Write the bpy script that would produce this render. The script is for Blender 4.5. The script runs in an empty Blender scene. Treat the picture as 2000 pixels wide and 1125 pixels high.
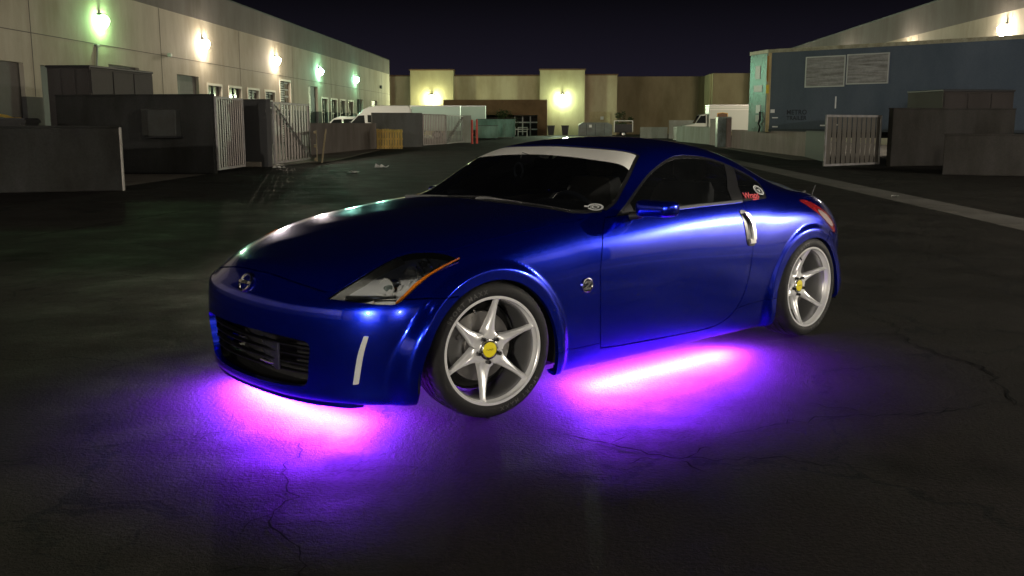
import bpy, bmesh, math, random
import numpy as np
from mathutils import Vector, Matrix, noise
rnd = random.Random(7)
S = bpy.context.scene
# ------------------------------------------------------------------ camera
CAM_H, F_PX, PITCH = 1.339, 1909.8, math.radians(9.5267)
cam = bpy.data.cameras.new('camera'); cam_o = bpy.data.objects.new('camera', cam); S.collection.objects.link(cam_o)
cam.sensor_width = 36.0; cam.lens = F_PX/2000*36.0; cam.clip_start = .05; cam.clip_end = 2000
cam_o.location = (0, 0, CAM_H); cam_o.rotation_euler = (math.pi/2-PITCH, 0, 0)
S.camera = cam_o
S.view_settings.view_transform = 'Standard'; S.view_settings.look = 'None'; S.view_settings.exposure = 0.0; S.view_settings.gamma = 1.0
S.render.engine = 'CYCLES'
S.cycles.max_bounces = 6; S.cycles.diffuse_bounces = 3; S.cycles.glossy_bounces = 4; S.cycles.transparent_max_bounces = 10; S.cycles.use_adaptive_sampling = True; S.cycles.adaptive_threshold = .015; S.cycles.sample_clamp_indirect = 4.0; S.cycles.caustics_reflective = False; S.cycles.caustics_refractive = False
S.cycles.use_denoising = True
CAR_LOC, CAR_RZ = (-.668, 4.967, 0), math.pi+.742
# ------------------------------------------------------------------ night sky, light levels
wd = bpy.data.worlds.new('World'); S.world = wd; wd.use_nodes = True; nt = wd.node_tree
bg = nt.nodes['Background']; tc = nt.nodes.new('ShaderNodeTexCoord'); sp = nt.nodes.new('ShaderNodeSeparateXYZ'); cr = nt.nodes.new('ShaderNodeValToRGB')
nt.links.new(tc.outputs['Generated'], sp.inputs[0]); nt.links.new(sp.outputs['Z'], cr.inputs[0]); nt.links.new(cr.outputs[0], bg.inputs[0])
e = cr.color_ramp.elements; e[0].position = 0.0; e[0].color = (.022,.0175,.034,1); e[1].position = .13; e[1].color = (.0020,.0019,.0026,1)
e2 = e.new(.045); e2.color = (.010,.0085,.0155,1)
bg.inputs['Strength'].default_value = 1.0
moon = bpy.data.lights.new('moon', 'SUN'); moon.energy = .015; moon.angle = math.radians(5); moon.color = (.8,.86,1.0)
moon_o = bpy.data.objects.new('moon', moon); moon_o.rotation_euler = (math.radians(38), 0, math.radians(-25)); S.collection.objects.link(moon_o)
LAMP_POWER, FAR_POWER = 92.0, 1.8
YARD_POWER = 10500.0
LED_SIDE, LED_FRONT = 2000.0, 1600.0     # watts per metre of strip
LED_SPREAD = math.radians(172)
# ------------------------------------------------------------------ helpers
COL = bpy.context.scene.collection
def link(o, parent=None):
    COL.objects.link(o)
    if parent is not None: o.parent = parent
    return o
def empty(name, loc=(0,0,0), rz=0.0, parent=None):
    o = bpy.data.objects.new(name, None); o.location = loc; o.rotation_euler = (0,0,rz); o.empty_display_size = .2
    return link(o, parent)
def tag(o, label=None, cat=None, group=None, kind=None):
    if label: o['label'] = label
    if cat: o['category'] = cat
    if group: o['group'] = group
    if kind: o['kind'] = kind
    return o
def new_mesh(name, V, F, mat=None, smooth=False, normals=None):
    me = bpy.data.meshes.new(name)
    me.from_pydata([tuple(map(float, v)) for v in V], [], [tuple(int(i) for i in f) for f in F])
    if smooth or normals is not None:
        me.polygons.foreach_set('use_smooth', [True]*len(me.polygons))
    me.update()
    if normals is not None:
        me.normals_split_custom_set_from_vertices([tuple(map(float, n)) for n in normals])
    if mat is not None: me.materials.append(mat)
    return me
def obj(name, me, parent=None, loc=None, rot=None):
    o = bpy.data.objects.new(name, me)
    if loc is not None: o.location = loc
    if rot is not None: o.rotation_euler = rot
    return link(o, parent)
class MB:
    """collects boxes, tubes, lathes, prisms into one mesh"""
    def __init__(s): s.v = []; s.f = []
    def add(s, V, F):
        b = len(s.v); s.v += [tuple(map(float, v)) for v in V]; s.f += [tuple(int(i)+b for i in f) for f in F]; return s
    def box(s, c, d, rz=0.0, bev=0.0):
        x, y, z = [q/2 for q in d]
        if bev > 0:
            bev = min(bev, x*.9, y*.9, z*.9); P = []
            for sx in (-1,1):
                for sy in (-1,1):
                    for sz in (-1,1):
                        P += [(sx*(x-bev), sy*(y-bev), sz*z), (sx*(x-bev), sy*y, sz*(z-bev)), (sx*x, sy*(y-bev), sz*(z-bev))]
            bm = bmesh.new(); vs = [bm.verts.new(p) for p in P]; bmesh.ops.convex_hull(bm, input=vs)
            bmesh.ops.dissolve_limit(bm, angle_limit=.01, verts=bm.verts, edges=bm.edges)
            bm.verts.index_update(); V = [v.co[:] for v in bm.verts]; F = [[v.index for v in f.verts] for f in bm.faces]; bm.free()
        else:
            V = [(-x,-y,-z),(x,-y,-z),(x,y,-z),(-x,y,-z),(-x,-y,z),(x,-y,z),(x,y,z),(-x,y,z)]
            F = [(0,3,2,1),(4,5,6,7),(0,1,5,4),(1,2,6,5),(2,3,7,6),(3,0,4,7)]
        ca, sa = math.cos(rz), math.sin(rz)
        return s.add([(c[0]+ca*a-sa*b, c[1]+sa*a+ca*b, c[2]+e) for a, b, e in V], F)
    def b2(s, lo, hi, bev=0.0):
        return s.box([(a+b)/2 for a, b in zip(lo, hi)], [abs(b-a) for a, b in zip(lo, hi)], 0, bev)
    def tube(s, pts, r, n=10, caps=True, closed=False):
        pts = [Vector(p) for p in pts]; m = len(pts); V = []; F = []
        rr = r if hasattr(r, '__len__') else [r]*m
        up = Vector((0,0,1)); prev = None
        for i, p in enumerate(pts):
            if closed: t = (pts[(i+1) % m]-pts[i-1]).normalized()
            else: t = (pts[min(i+1, m-1)]-pts[max(i-1, 0)]).normalized()
            if prev is None:
                a = t.cross(up)
                if a.length < 1e-3: a = t.cross(Vector((1,0,0)))
                a.normalize()
            else:
                a = prev - t*prev.dot(t)
                a.normalize()
            prev = a; b = t.cross(a)
            for j in range(n):
                th = 2*math.pi*j/n; V.append(p + (a*math.cos(th)+b*math.sin(th))*rr[i])
        L = m if closed else m-1
        for i in range(L):
            i2 = (i+1) % m
            for j in range(n):
                F.append((i*n+j, i*n+(j+1) % n, i2*n+(j+1) % n, i2*n+j))
        if caps and not closed: F += [tuple(range(n))[::-1], tuple((m-1)*n+j for j in range(n))]
        return s.add(V, F)
    def lathe(s, prof, n=64, axis='y', c=(0,0,0), closed=False):
        """prof: list of (r, h); rotation about axis y (h along y) or z"""
        V = []; F = []; m = len(prof)
        for r, h in prof:
            for j in range(n):
                a = 2*math.pi*j/n
                V.append((c[0]+r*math.cos(a), c[1]+h, c[2]+r*math.sin(a)) if axis == 'y' else (c[0]+r*math.cos(a), c[1]+r*math.sin(a), c[2]+h))
        for i in range(m if closed else m-1):
            i2 = (i+1) % m
            for j in range(n):
                q = (i*n+j, i2*n+j, i2*n+(j+1) % n, i*n+(j+1) % n)
                F.append(q)
        return s.add(V, F)
    def prism(s, poly, h0, h1, axis='z'):
        """poly 2D extruded: axis z -> (x,y), axis y -> (x,z), axis x -> (y,z)"""
        n = len(poly); mk = {'z': lambda a, b, h: (a, b, h), 'y': lambda a, b, h: (a, h, b), 'x': lambda a, b, h: (h, a, b)}[axis]
        V = [mk(a, b, h0) for a, b in poly]+[mk(a, b, h1) for a, b in poly]
        F = [tuple(range(n))[::-1], tuple(range(n, 2*n))]+[(i, (i+1) % n, n+(i+1) % n, n+i) for i in range(n)]
        return s.add(V, F)
    def build(s, name, mat, parent=None, smooth=False, autosmooth=None, loc=None, rot=None, fix=True):
        me = new_mesh(name, s.v, s.f, mat)
        if fix:
            bm = bmesh.new(); bm.from_mesh(me); bmesh.ops.recalc_face_normals(bm, faces=bm.faces)
            if smooth:
                ang = autosmooth or math.radians(40)
                for f in bm.faces: f.smooth = True
                for e in bm.edges: e.smooth = e.is_manifold and e.calc_face_angle(0) < ang
            bm.to_mesh(me); bm.free()
        return obj(name, me, parent, loc, rot)

# ---- triangle-mesh clipping by a signed field
class TM:
    def __init__(s, P, N, T): s.P, s.N, s.T = P, N, T
    def compact(s):
        u, inv = np.unique(s.T, return_inverse=True)
        return TM(s.P[u], s.N[u], inv.reshape(s.T.shape))
    def clip(s, d):
        """keep d<0"""
        T = s.T; ins = d < 0; c = ins[T].sum(1)
        out = [T[c == 3]]; P = [s.P]; N = [s.N]; base = len(s.P)
        def cut(a, b):
            nonlocal base
            t = (d[a]/(d[a]-d[b]))[:, None]
            lo = np.minimum(a, b).astype(np.int64); hi = np.maximum(a, b); key = lo*(len(d)+1)+hi
            uk, idx, inv = np.unique(key, return_index=True, return_inverse=True)
            p = s.P[a]+(s.P[b]-s.P[a])*t; n = s.N[a]+(s.N[b]-s.N[a])*t
            P.append(p[idx]); N.append(n[idx]); r = base+inv.ravel(); base += len(uk); return r
        # gather all cut edges jointly so that vertices are shared
        E1 = []; info = []
        for k in (1, 2):
            M = T[c == k]
            if not len(M): continue
            I = ins[M]; odd = np.argmax(I if k == 1 else ~I, axis=1); r = np.arange(len(M))
            A = M[r, odd]; B = M[r, (odd+1) % 3]; C = M[r, (odd+2) % 3]
            info.append((k, A, B, C)); E1.append((A, B)); E1.append((A, C))
        if E1:
            a = np.concatenate([e[0] for e in E1]); b = np.concatenate([e[1] for e in E1]); R = cut(a, b); o = 0
            for k, A, B, C in info:
                n = len(A); ab = R[o:o+n]; ac = R[o+n:o+2*n]; o += 2*n
                if k == 1: out.append(np.stack([A, ab, ac], 1))
                else: out += [np.stack([ab, B, C], 1), np.stack([ab, C, ac], 1)]
        t = TM(np.concatenate(P), np.concatenate(N), np.concatenate(out))
        return t.compact() if len(t.T) else t
    def refine(s):
        T = s.T; E = np.concatenate([T[:, [0,1]], T[:, [1,2]], T[:, [2,0]]]); Es = np.sort(E, 1)
        u, inv = np.unique(Es, axis=0, return_inverse=True); inv = inv.ravel(); n = len(s.P); m = len(T)
        P = np.concatenate([s.P, s.P[u].mean(1)]); N = np.concatenate([s.N, s.N[u].mean(1)])
        a, b, c = n+inv[:m], n+inv[m:2*m], n+inv[2*m:]
        T2 = np.concatenate([np.stack([T[:,0], a, c], 1), np.stack([a, T[:,1], b], 1), np.stack([c, b, T[:,2]], 1), np.stack([a, b, c], 1)])
        return TM(P, N, T2)
    def select(s, mask_v):
        k = mask_v[s.T].any(1); return TM(s.P, s.N, s.T[k]).compact()
    def offset(s, d):
        n = s.N/np.linalg.norm(s.N, axis=1, keepdims=True); return TM(s.P+n*d, s.N, s.T)
    def mirror(s): return TM(s.P*[1,-1,1], s.N*[1,-1,1], s.T[:, ::-1])
    def join(s, o): return TM(np.concatenate([s.P, o.P]), np.concatenate([s.N, o.N]), np.concatenate([s.T, o.T+len(s.P)]))
    def boundary(s):
        T = s.T; E = np.concatenate([T[:, [0,1]], T[:, [1,2]], T[:, [2,0]]]); k = np.sort(E, 1)
        key = k[:,0].astype(np.int64)*(len(s.P)+1)+k[:,1]; u, inv, cnt = np.unique(key, return_inverse=True, return_counts=True)
        return E[cnt[inv.ravel()] == 1]
    def lipped(s, depth=.018, skip=None, bevel=.0015):
        """thickness at the edges: a return flange following the inward normal"""
        E = s.boundary(); n = s.N/np.linalg.norm(s.N, axis=1, keepdims=True)
        if skip is not None: E = E[~(skip(s.P[E[:,0]]) & skip(s.P[E[:,1]]))]
        if not len(E): return s
        a, b = E[:,0], E[:,1]; k = len(E); base = len(s.P)
        t = s.P[b]-s.P[a]; fn = np.cross(t, -(n[a]+n[b])); fn /= (np.linalg.norm(fn, axis=1, keepdims=True)+1e-9); fn = -fn
        Pn = np.concatenate([s.P[a], s.P[b], s.P[b]-n[b]*depth, s.P[a]-n[a]*depth])
        Nn = np.concatenate([fn]*4); i = np.arange(k)
        q = [base+i+j*k for j in range(4)]
        Tn = np.concatenate([np.stack([q[0], q[3], q[2]], 1), np.stack([q[0], q[2], q[1]], 1)])
        return TM(np.concatenate([s.P, Pn]), np.concatenate([s.N, Nn]), np.concatenate([s.T, Tn]))
    def build(s, name, mat, parent):
        n = s.N/(np.linalg.norm(s.N, axis=1, keepdims=True)+1e-12)
        return obj(name, new_mesh(name, s.P, s.T, mat, True, n), parent)
def polysd(Q, poly):
    """signed distance (negative inside) of 2D points Q to polygon"""
    poly = np.asarray(poly, float); d2 = np.full(len(Q), 1e9); ins = np.zeros(len(Q), bool)
    x, y = Q[:,0], Q[:,1]
    for i in range(len(poly)):
        a, b = poly[i-1], poly[i]; e = b-a; w = Q-a
        t = np.clip((w@e)/(e@e+1e-15), 0, 1); r = w-t[:,None]*e; d2 = np.minimum(d2, (r*r).sum(1))
        c = (a[1] > y) != (b[1] > y)
        with np.errstate(divide='ignore', invalid='ignore'):
            ins ^= c & (x < (b[0]-a[0])*(y-a[1])/(b[1]-a[1]+1e-15)+a[0])
    return np.sqrt(d2)*np.where(ins, -1, 1)
def rounded(pts, per=8, closed=True):
    """Catmull-Rom through points; a point given as (x,y,'c') stays a sharp corner"""
    P = [np.array(p[:2], float) for p in pts]; sharp = [len(p) > 2 for p in pts]; n = len(P); out = []
    for i in range(n if closed else n-1):
        p1, p2 = P[i], P[(i+1) % n]; p0 = P[i-1] if (closed or i > 0) else p1; p3 = P[(i+2) % n] if (closed or i+2 < n) else p2
        m1 = (p2-p0)*.5; m2 = (p3-p1)*.5
        if sharp[i]: m1 = (p2-p1)
        if sharp[(i+1) % n]: m2 = (p2-p1)
        for k in range(per):
            t = k/per; out.append((2*t**3-3*t**2+1)*p1+(t**3-2*t**2+t)*m1+(-2*t**3+3*t**2)*p2+(t**3-t**2)*m2)
    if not closed: out.append(P[-1])
    return np.array(out)
# ------------------------------------------------------------------ materials
MATS = {}
def mat(name, base=(.5,.5,.5), rough=.6, metal=0.0, spec=.5, coat=0.0, coat_rough=.05, emit=None, estr=0.0):
    if name in MATS: return MATS[name]
    m = bpy.data.materials.new(name); m.use_nodes = True; b = m.node_tree.nodes['Principled BSDF']
    b.inputs['Base Color'].default_value = (*base, 1); b.inputs['Roughness'].default_value = rough; b.inputs['Metallic'].default_value = metal
    b.inputs['Specular IOR Level'].default_value = spec; b.inputs['Coat Weight'].default_value = coat; b.inputs['Coat Roughness'].default_value = coat_rough
    if emit: b.inputs['Emission Color'].default_value = (*emit, 1); b.inputs['Emission Strength'].default_value = estr
    MATS[name] = m; return m
def nd(m, t, **kw):
    n = m.node_tree.nodes.new(t)
    for k, v in kw.items(): setattr(n, k, v)
    return n
def bsdf(m): return m.node_tree.nodes['Principled BSDF']
def lk(m, a, b): m.node_tree.links.new(a, b)
def weathered(name, base, rough=.8, var=.25, scale=1.5, bump=.25, bscale=60, streak=0.0, spec=.3, metal=0.0, tint=(.75,.7,.62), mscale=None):
    """base colour broken up by large stains and fine grain, with fine relief"""
    if name in MATS: return MATS[name]
    m = mat(name, base, rough, metal, spec); b = bsdf(m)
    tc = nd(m, 'ShaderNodeTexCoord'); n1 = nd(m, 'ShaderNodeTexNoise'); n1.inputs['Scale'].default_value = scale; n1.inputs['Detail'].default_value = 5; n1.inputs['Roughness'].default_value = .65
    mp = nd(m, 'ShaderNodeMapping'); mp.inputs['Scale'].default_value = mscale or (1, 1, .35 if streak else 1)
    lk(m, tc.outputs['Object'], mp.inputs['Vector']); lk(m, mp.outputs['Vector'], n1.inputs['Vector'])
    cr = nd(m, 'ShaderNodeValToRGB'); e = cr.color_ramp.elements
    e[0].position = .3; e[0].color = (*[c*(1-var)*t for c, t in zip(base, tint)], 1); e[1].position = .62; e[1].color = (*base, 1)
    lk(m, n1.outputs['Fac'], cr.inputs['Fac'])
    n2 = nd(m, 'ShaderNodeTexNoise'); n2.inputs['Scale'].default_value = bscale; n2.inputs['Detail'].default_value = 5
    lk(m, tc.outputs['Object'], n2.inputs['Vector'])
    mx = nd(m, 'ShaderNodeMix', data_type='RGBA', blend_type='MULTIPLY'); mx.inputs[0].default_value = .35
    g = nd(m, 'ShaderNodeValToRGB'); g.color_ramp.elements[0].position = .35; g.color_ramp.elements[0].color = (.55,.55,.55,1); g.color_ramp.elements[1].position = .6
    lk(m, n2.outputs['Fac'], g.inputs['Fac']); lk(m, cr.outputs['Color'], mx.inputs[6]); lk(m, g.outputs['Color'], mx.inputs[7])
    lk(m, mx.outputs[2], b.inputs['Base Color'])
    bp = nd(m, 'ShaderNodeBump'); bp.inputs['Strength'].default_value = bump; bp.inputs['Distance'].default_value = .01
    lk(m, n2.outputs['Fac'], bp.inputs['Height']); lk(m, bp.outputs['Normal'], b.inputs['Normal'])
    rr = nd(m, 'ShaderNodeMapRange'); rr.inputs['To Min'].default_value = rough-.12; rr.inputs['To Max'].default_value = min(1, rough+.1)
    lk(m, n1.outputs['Fac'], rr.inputs['Value']); lk(m, rr.outputs['Result'], b.inputs['Roughness'])
    return m
def mat_paint():
    if 'blue_paint' in MATS: return MATS['blue_paint']
    m = mat('blue_paint', (.0015,.018,.60), .2, .915, .5, 1.0, .012); b = bsdf(m)
    tc = nd(m, 'ShaderNodeTexCoord'); v = nd(m, 'ShaderNodeTexVoronoi'); v.inputs['Scale'].default_value = 900
    lk(m, tc.outputs['Object'], v.inputs['Vector'])
    mr = nd(m, 'ShaderNodeMapRange'); mr.inputs['To Min'].default_value = .13; mr.inputs['To Max'].default_value = .24
    sp = nd(m, 'ShaderNodeSeparateColor'); lk(m, v.outputs['Color'], sp.inputs['Color']); lk(m, sp.outputs[0], mr.inputs['Value'])
    n = nd(m, 'ShaderNodeTexNoise'); n.inputs['Scale'].default_value = 3.0; n.inputs['Detail'].default_value = 6; lk(m, tc.outputs['Object'], n.inputs['Vector'])
    r2 = nd(m, 'ShaderNodeMapRange'); r2.inputs['From Min'].default_value = .4; r2.inputs['From Max'].default_value = .75; r2.inputs['To Min'].default_value = .012; r2.inputs['To Max'].default_value = .06
    lk(m, n.outputs['Fac'], r2.inputs['Value']); lk(m, r2.outputs['Result'], b.inputs['Coat Roughness'])
    lk(m, mr.outputs['Result'], b.inputs['Roughness'])
    return m
def mat_glass(name, tint, refl=1.5, haze=.011):
    if name in MATS: return MATS[name]
    m = bpy.data.materials.new(name); m.use_nodes = True; t = m.node_tree; t.nodes.clear()
    o = t.nodes.new('ShaderNodeOutputMaterial'); mx = t.nodes.new('ShaderNodeMixShader'); fr = t.nodes.new('ShaderNodeFresnel'); fr.inputs['IOR'].default_value = refl
    tr = t.nodes.new('ShaderNodeBsdfTransparent'); tr.inputs['Color'].default_value = (*tint, 1); gl = t.nodes.new('ShaderNodeBsdfGlossy'); gl.inputs['Roughness'].default_value = .012
    gl.inputs['Color'].default_value = (1,1,1,1)
    t.links.new(fr.outputs[0], mx.inputs[0]); t.links.new(tr.outputs[0], mx.inputs[1]); t.links.new(gl.outputs[0], mx.inputs[2]); df = t.nodes.new('ShaderNodeBsdfDiffuse'); df.inputs['Color'].default_value = (.50,.54,.55,1); m2 = t.nodes.new('ShaderNodeMixShader')
    ns = t.nodes.new('ShaderNodeTexNoise'); ns.inputs['Scale'].default_value = 6.0; ns.inputs['Detail'].default_value = 5; mr = t.nodes.new('ShaderNodeMapRange'); mr.inputs['To Min'].default_value = haze*.4; mr.inputs['To Max'].default_value = haze*1.6   # diffuse film standing in for dim haze reflected in the glass
    tcx = t.nodes.new('ShaderNodeTexCoord'); t.links.new(tcx.outputs['Object'], ns.inputs['Vector']); t.links.new(ns.outputs['Fac'], mr.inputs['Value']); t.links.new(mr.outputs[0], m2.inputs[0])
    t.links.new(mx.outputs[0], m2.inputs[1]); t.links.new(df.outputs[0], m2.inputs[2]); t.links.new(m2.outputs[0], o.inputs['Surface'])
    MATS[name] = m; return m
def mat_emit(name, col, strength):
    if name in MATS: return MATS[name]
    m = bpy.data.materials.new(name); m.use_nodes = True; t = m.node_tree; t.nodes.clear()
    o = t.nodes.new('ShaderNodeOutputMaterial'); e = t.nodes.new('ShaderNodeEmission'); e.inputs[0].default_value = (*col, 1); e.inputs[1].default_value = strength
    t.links.new(e.outputs[0], o.inputs['Surface']); MATS[name] = m; return m
def text_mesh(txt, size, extrude=0.0, font_shear=0.0, spacing=1.0, bold=0.0):
    """vertices and faces of a line of lettering, centred, in the xy plane"""
    cu = bpy.data.curves.new('lettering', 'FONT'); cu.body = txt; cu.size = size; cu.extrude = extrude; cu.shear = font_shear; cu.space_character = spacing; cu.offset = bold
    cu.align_x = 'CENTER'; cu.align_y = 'CENTER'; cu.resolution_u = 3
    o = bpy.data.objects.new('lettering', cu); COL.objects.link(o)
    dg = bpy.context.evaluated_depsgraph_get(); me = o.evaluated_get(dg).to_mesh()
    V = [tuple(v.co) for v in me.vertices]; F = [tuple(p.vertices) for p in me.polygons]
    bpy.data.objects.remove(o); bpy.data.curves.remove(cu)
    return V, F
M_tyre = weathered('tyre_rubber', (.009,.009,.009), .72, .3, 9, .15, 160, spec=.3, tint=(1,1,1))
M_alu = mat('brushed_aluminium', (.62,.62,.62), .28, 1.0)
M_black = mat('black_trim', (.012,.012,.013), .35)
# ------------------------------------------------------------------ yard: ground, buildings, enclosures
YAW = math.radians(2.84)
def W(u, v, z=0): return (u*math.cos(YAW)+v*math.sin(YAW), -u*math.sin(YAW)+v*math.cos(YAW), z)
def at(name, u, v, z=0, label=None, cat=None, group=None, rz=0.0):
    o = empty(name, W(u, v, z), -YAW+rz)
    return tag(o, label, cat, group)
M_cream = weathered('cream_stucco', (.50,.46,.38), .85, .18, .35, .2, 40, streak=1)
M_parapet = weathered('grey_parapet', (.17,.16,.155), .85, .2, .5, .2, 40, streak=1)
M_wains = weathered('dark_wainscot', (.10,.10,.10), .85, .2, .6, .2, 40)
M_tan = weathered('tan_stucco', (.46,.39,.26), .85, .15, .4, .2, 40, streak=1)
M_tower = weathered('ochre_stucco', (.40,.35,.21), .85, .15, .4, .2, 40, streak=1)
M_brown = weathered('brown_stucco', (.16,.095,.05), .85, .2, .5, .2, 40)
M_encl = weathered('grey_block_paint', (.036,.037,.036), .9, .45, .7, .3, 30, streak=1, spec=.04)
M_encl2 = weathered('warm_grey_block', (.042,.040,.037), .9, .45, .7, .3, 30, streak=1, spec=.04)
M_pink = weathered('mauve_block', (.27,.22,.215), .85, .2, .8, .3, 30, streak=1)
M_palew = weathered('pale_block', (.32,.35,.32), .85, .2, .8, .3, 30, streak=1)
M_endcap = weathered('pale_wall_end', (.42,.40,.37), .85, .3, 1.5, .3, 40)
M_gate = weathered('galvanised_slat', (.36,.335,.335), .5, .3, 2.0, .15, 60, streak=1, metal=.3)
M_gatefr = weathered('gate_frame_paint', (.33,.32,.32), .55, .3, 2.5, .15, 60, metal=.2)
M_gdark = mat('dark_metal', (.03,.03,.032), .5, .4)
M_roll = weathered('roll_door', (.11,.105,.10), .6, .2, 1.0, .1, 50)
M_wframe = mat('pale_window_frame', (.62,.58,.50), .6)
M_wglass = mat('dark_window_glass', (.015,.018,.018), .06, 0, .6)
M_blind = mat('window_blind', (.40,.44,.42), .6)
M_lampbox = mat('lamp_housing', (.03,.03,.03), .5, .5)
M_conc = weathered('gutter_concrete', (.10,.093,.083), .85, .3, .9, .4, 35)
M_apron = weathered('apron_concrete', (.17,.15,.12), .85, .35, .8, .4, 30)

def asphalt():
    m = mat('asphalt', (.06,.06,.06), .7, 0, .07); b = bsdf(m)
    tc = nd(m, 'ShaderNodeTexCoord'); P = tc.outputs['Object']
    def noise_(sc, det=6, rough=.6, vec=P):
        n = nd(m, 'ShaderNodeTexNoise'); n.inputs['Scale'].default_value = sc; n.inputs['Detail'].default_value = det; n.inputs['Roughness'].default_value = rough; lk(m, vec, n.inputs['Vector']); return n
    def math_(op, a, bv=None, c=None):
        n = nd(m, 'ShaderNodeMath', operation=op)
        for i, x in enumerate((a, bv, c)):
            if x is None: continue
            if isinstance(x, (int, float)): n.inputs[i].default_value = x
            else: lk(m, x, n.inputs[i])
        return n.outputs[0]
    big = noise_(.16, 5, .6); mid = noise_(1.1, 7, .7); agg = noise_(55, 4, .65); fine = noise_(190, 2, .5)
    # warped cell edges = cracks
    wn = noise_(1.4, 5, .65); mv = nd(m, 'ShaderNodeMixRGB'); mv.inputs[0].default_value = .13
    vm = nd(m, 'ShaderNodeVectorMath', operation='MULTIPLY_ADD'); lk(m, wn.outputs['Color'], vm.inputs[0]); vm.inputs[1].default_value = (.9,.9,0); lk(m, P, vm.inputs[2])
    vo = nd(m, 'ShaderNodeTexVoronoi', feature='DISTANCE_TO_EDGE'); vo.inputs['Scale'].default_value = .42; lk(m, vm.outputs[0], vo.inputs['Vector'])
    vo2 = nd(m, 'ShaderNodeTexVoronoi', feature='DISTANCE_TO_EDGE'); vo2.inputs['Scale'].default_value = 2.3; lk(m, vm.outputs[0], vo2.inputs['Vector'])
    mask = noise_(.33, 4, .55)
    wid = nd(m, 'ShaderNodeMapRange'); wid.inputs['From Min'].default_value = .40; wid.inputs['From Max'].default_value = .62; wid.inputs['To Min'].default_value = 0.0; wid.inputs['To Max'].default_value = .009
    lk(m, mask.outputs['Fac'], wid.inputs['Value'])
    c1 = math_('LESS_THAN', vo.outputs['Distance'], wid.outputs[0])
    wid2 = nd(m, 'ShaderNodeMapRange'); wid2.inputs['From Min'].default_value = .56; wid2.inputs['From Max'].default_value = .70; wid2.inputs['To Min'].default_value = 0.0; wid2.inputs['To Max'].default_value = .022
    lk(m, mask.outputs['Fac'], wid2.inputs['Value'])
    c2 = math_('LESS_THAN', vo2.outputs['Distance'], wid2.outputs[0])
    crack = math_('MAXIMUM', c1, c2)
    cr = nd(m, 'ShaderNodeValToRGB'); e = cr.color_ramp.elements
    e[0].position = .30; e[0].color = (.0125,.0115,.0103,1); e[1].position = .70; e[1].color = (.028,.0252,.0222,1)
    s = math_('MULTIPLY_ADD', mid.outputs['Fac'], .55, math_('MULTIPLY', big.outputs['Fac'], .45)); lk(m, s, cr.inputs['Fac'])
    g = nd(m, 'ShaderNodeValToRGB'); g.color_ramp.elements[0].position = .36; g.color_ramp.elements[0].color = (.65,.65,.65,1); g.color_ramp.elements[1].position = .66; g.color_ramp.elements[1].color = (1.25,1.22,1.2,1)
    lk(m, agg.outputs['Fac'], g.inputs['Fac'])
    mx = nd(m, 'ShaderNodeMix', data_type='RGBA', blend_type='MULTIPLY'); mx.inputs[0].default_value = .9; lk(m, cr.outputs[0], mx.inputs[6]); lk(m, g.outputs[0], mx.inputs[7])
    m2 = nd(m, 'ShaderNodeMix', data_type='RGBA'); lk(m, crack, m2.inputs[0]); lk(m, mx.outputs[2], m2.inputs[6]); m2.inputs[7].default_value = (.010,.010,.010,1)
    # oil drips and worn tracks
    oil = noise_(.85, 3, .5); oc = nd(m, 'ShaderNodeValToRGB'); oc.color_ramp.elements[0].position = .60; oc.color_ramp.elements[0].color = (1,1,1,1); oc.color_ramp.elements[1].position = .72; oc.color_ramp.elements[1].color = (.45,.44,.43,1)
    lk(m, oil.outputs['Fac'], oc.inputs['Fac']); m3 = nd(m, 'ShaderNodeMix', data_type='RGBA', blend_type='MULTIPLY'); m3.inputs[0].default_value = 1.0; lk(m, m2.outputs[2], m3.inputs[6]); lk(m, oc.outputs[0], m3.inputs[7])
    lk(m, m3.outputs[2], b.inputs['Base Color'])
    rg = nd(m, 'ShaderNodeMapRange'); rg.inputs['From Min'].default_value = .35; rg.inputs['From Max'].default_value = .65; rg.inputs['To Min'].default_value = .62; rg.inputs['To Max'].default_value = .92
    lk(m, mid.outputs['Fac'], rg.inputs['Value']); lk(m, rg.outputs[0], b.inputs['Roughness'])
    h = math_('MULTIPLY_ADD', agg.outputs['Fac'], .7, math_('MULTIPLY', fine.outputs['Fac'], .3))
    h = math_('SUBTRACT', h, math_('MULTIPLY', crack, 1.6)); h = math_('MULTIPLY_ADD', mid.outputs['Fac'], 1.2, h)
    bp = nd(m, 'ShaderNodeBump'); bp.inputs['Strength'].default_value = .9; bp.inputs['Distance'].default_value = .011; lk(m, h, bp.inputs['Height']); lk(m, bp.outputs['Normal'], b.inputs['Normal'])
    return m
M_asph = asphalt()
def sheet(name, pts, z, m, th=None):
    mb = MB()
    if th: mb.prism([(p[0], p[1]) for p in pts], z-th, z)
    else: mb.add([(p[0], p[1], z) for p in pts], [tuple(range(len(pts)))])
    return tag(mb.build(name, m), kind='structure')
ground = sheet('ground', [(-400,-200),(400,-200),(400,600),(-400,600)], 0, M_asph)
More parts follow.
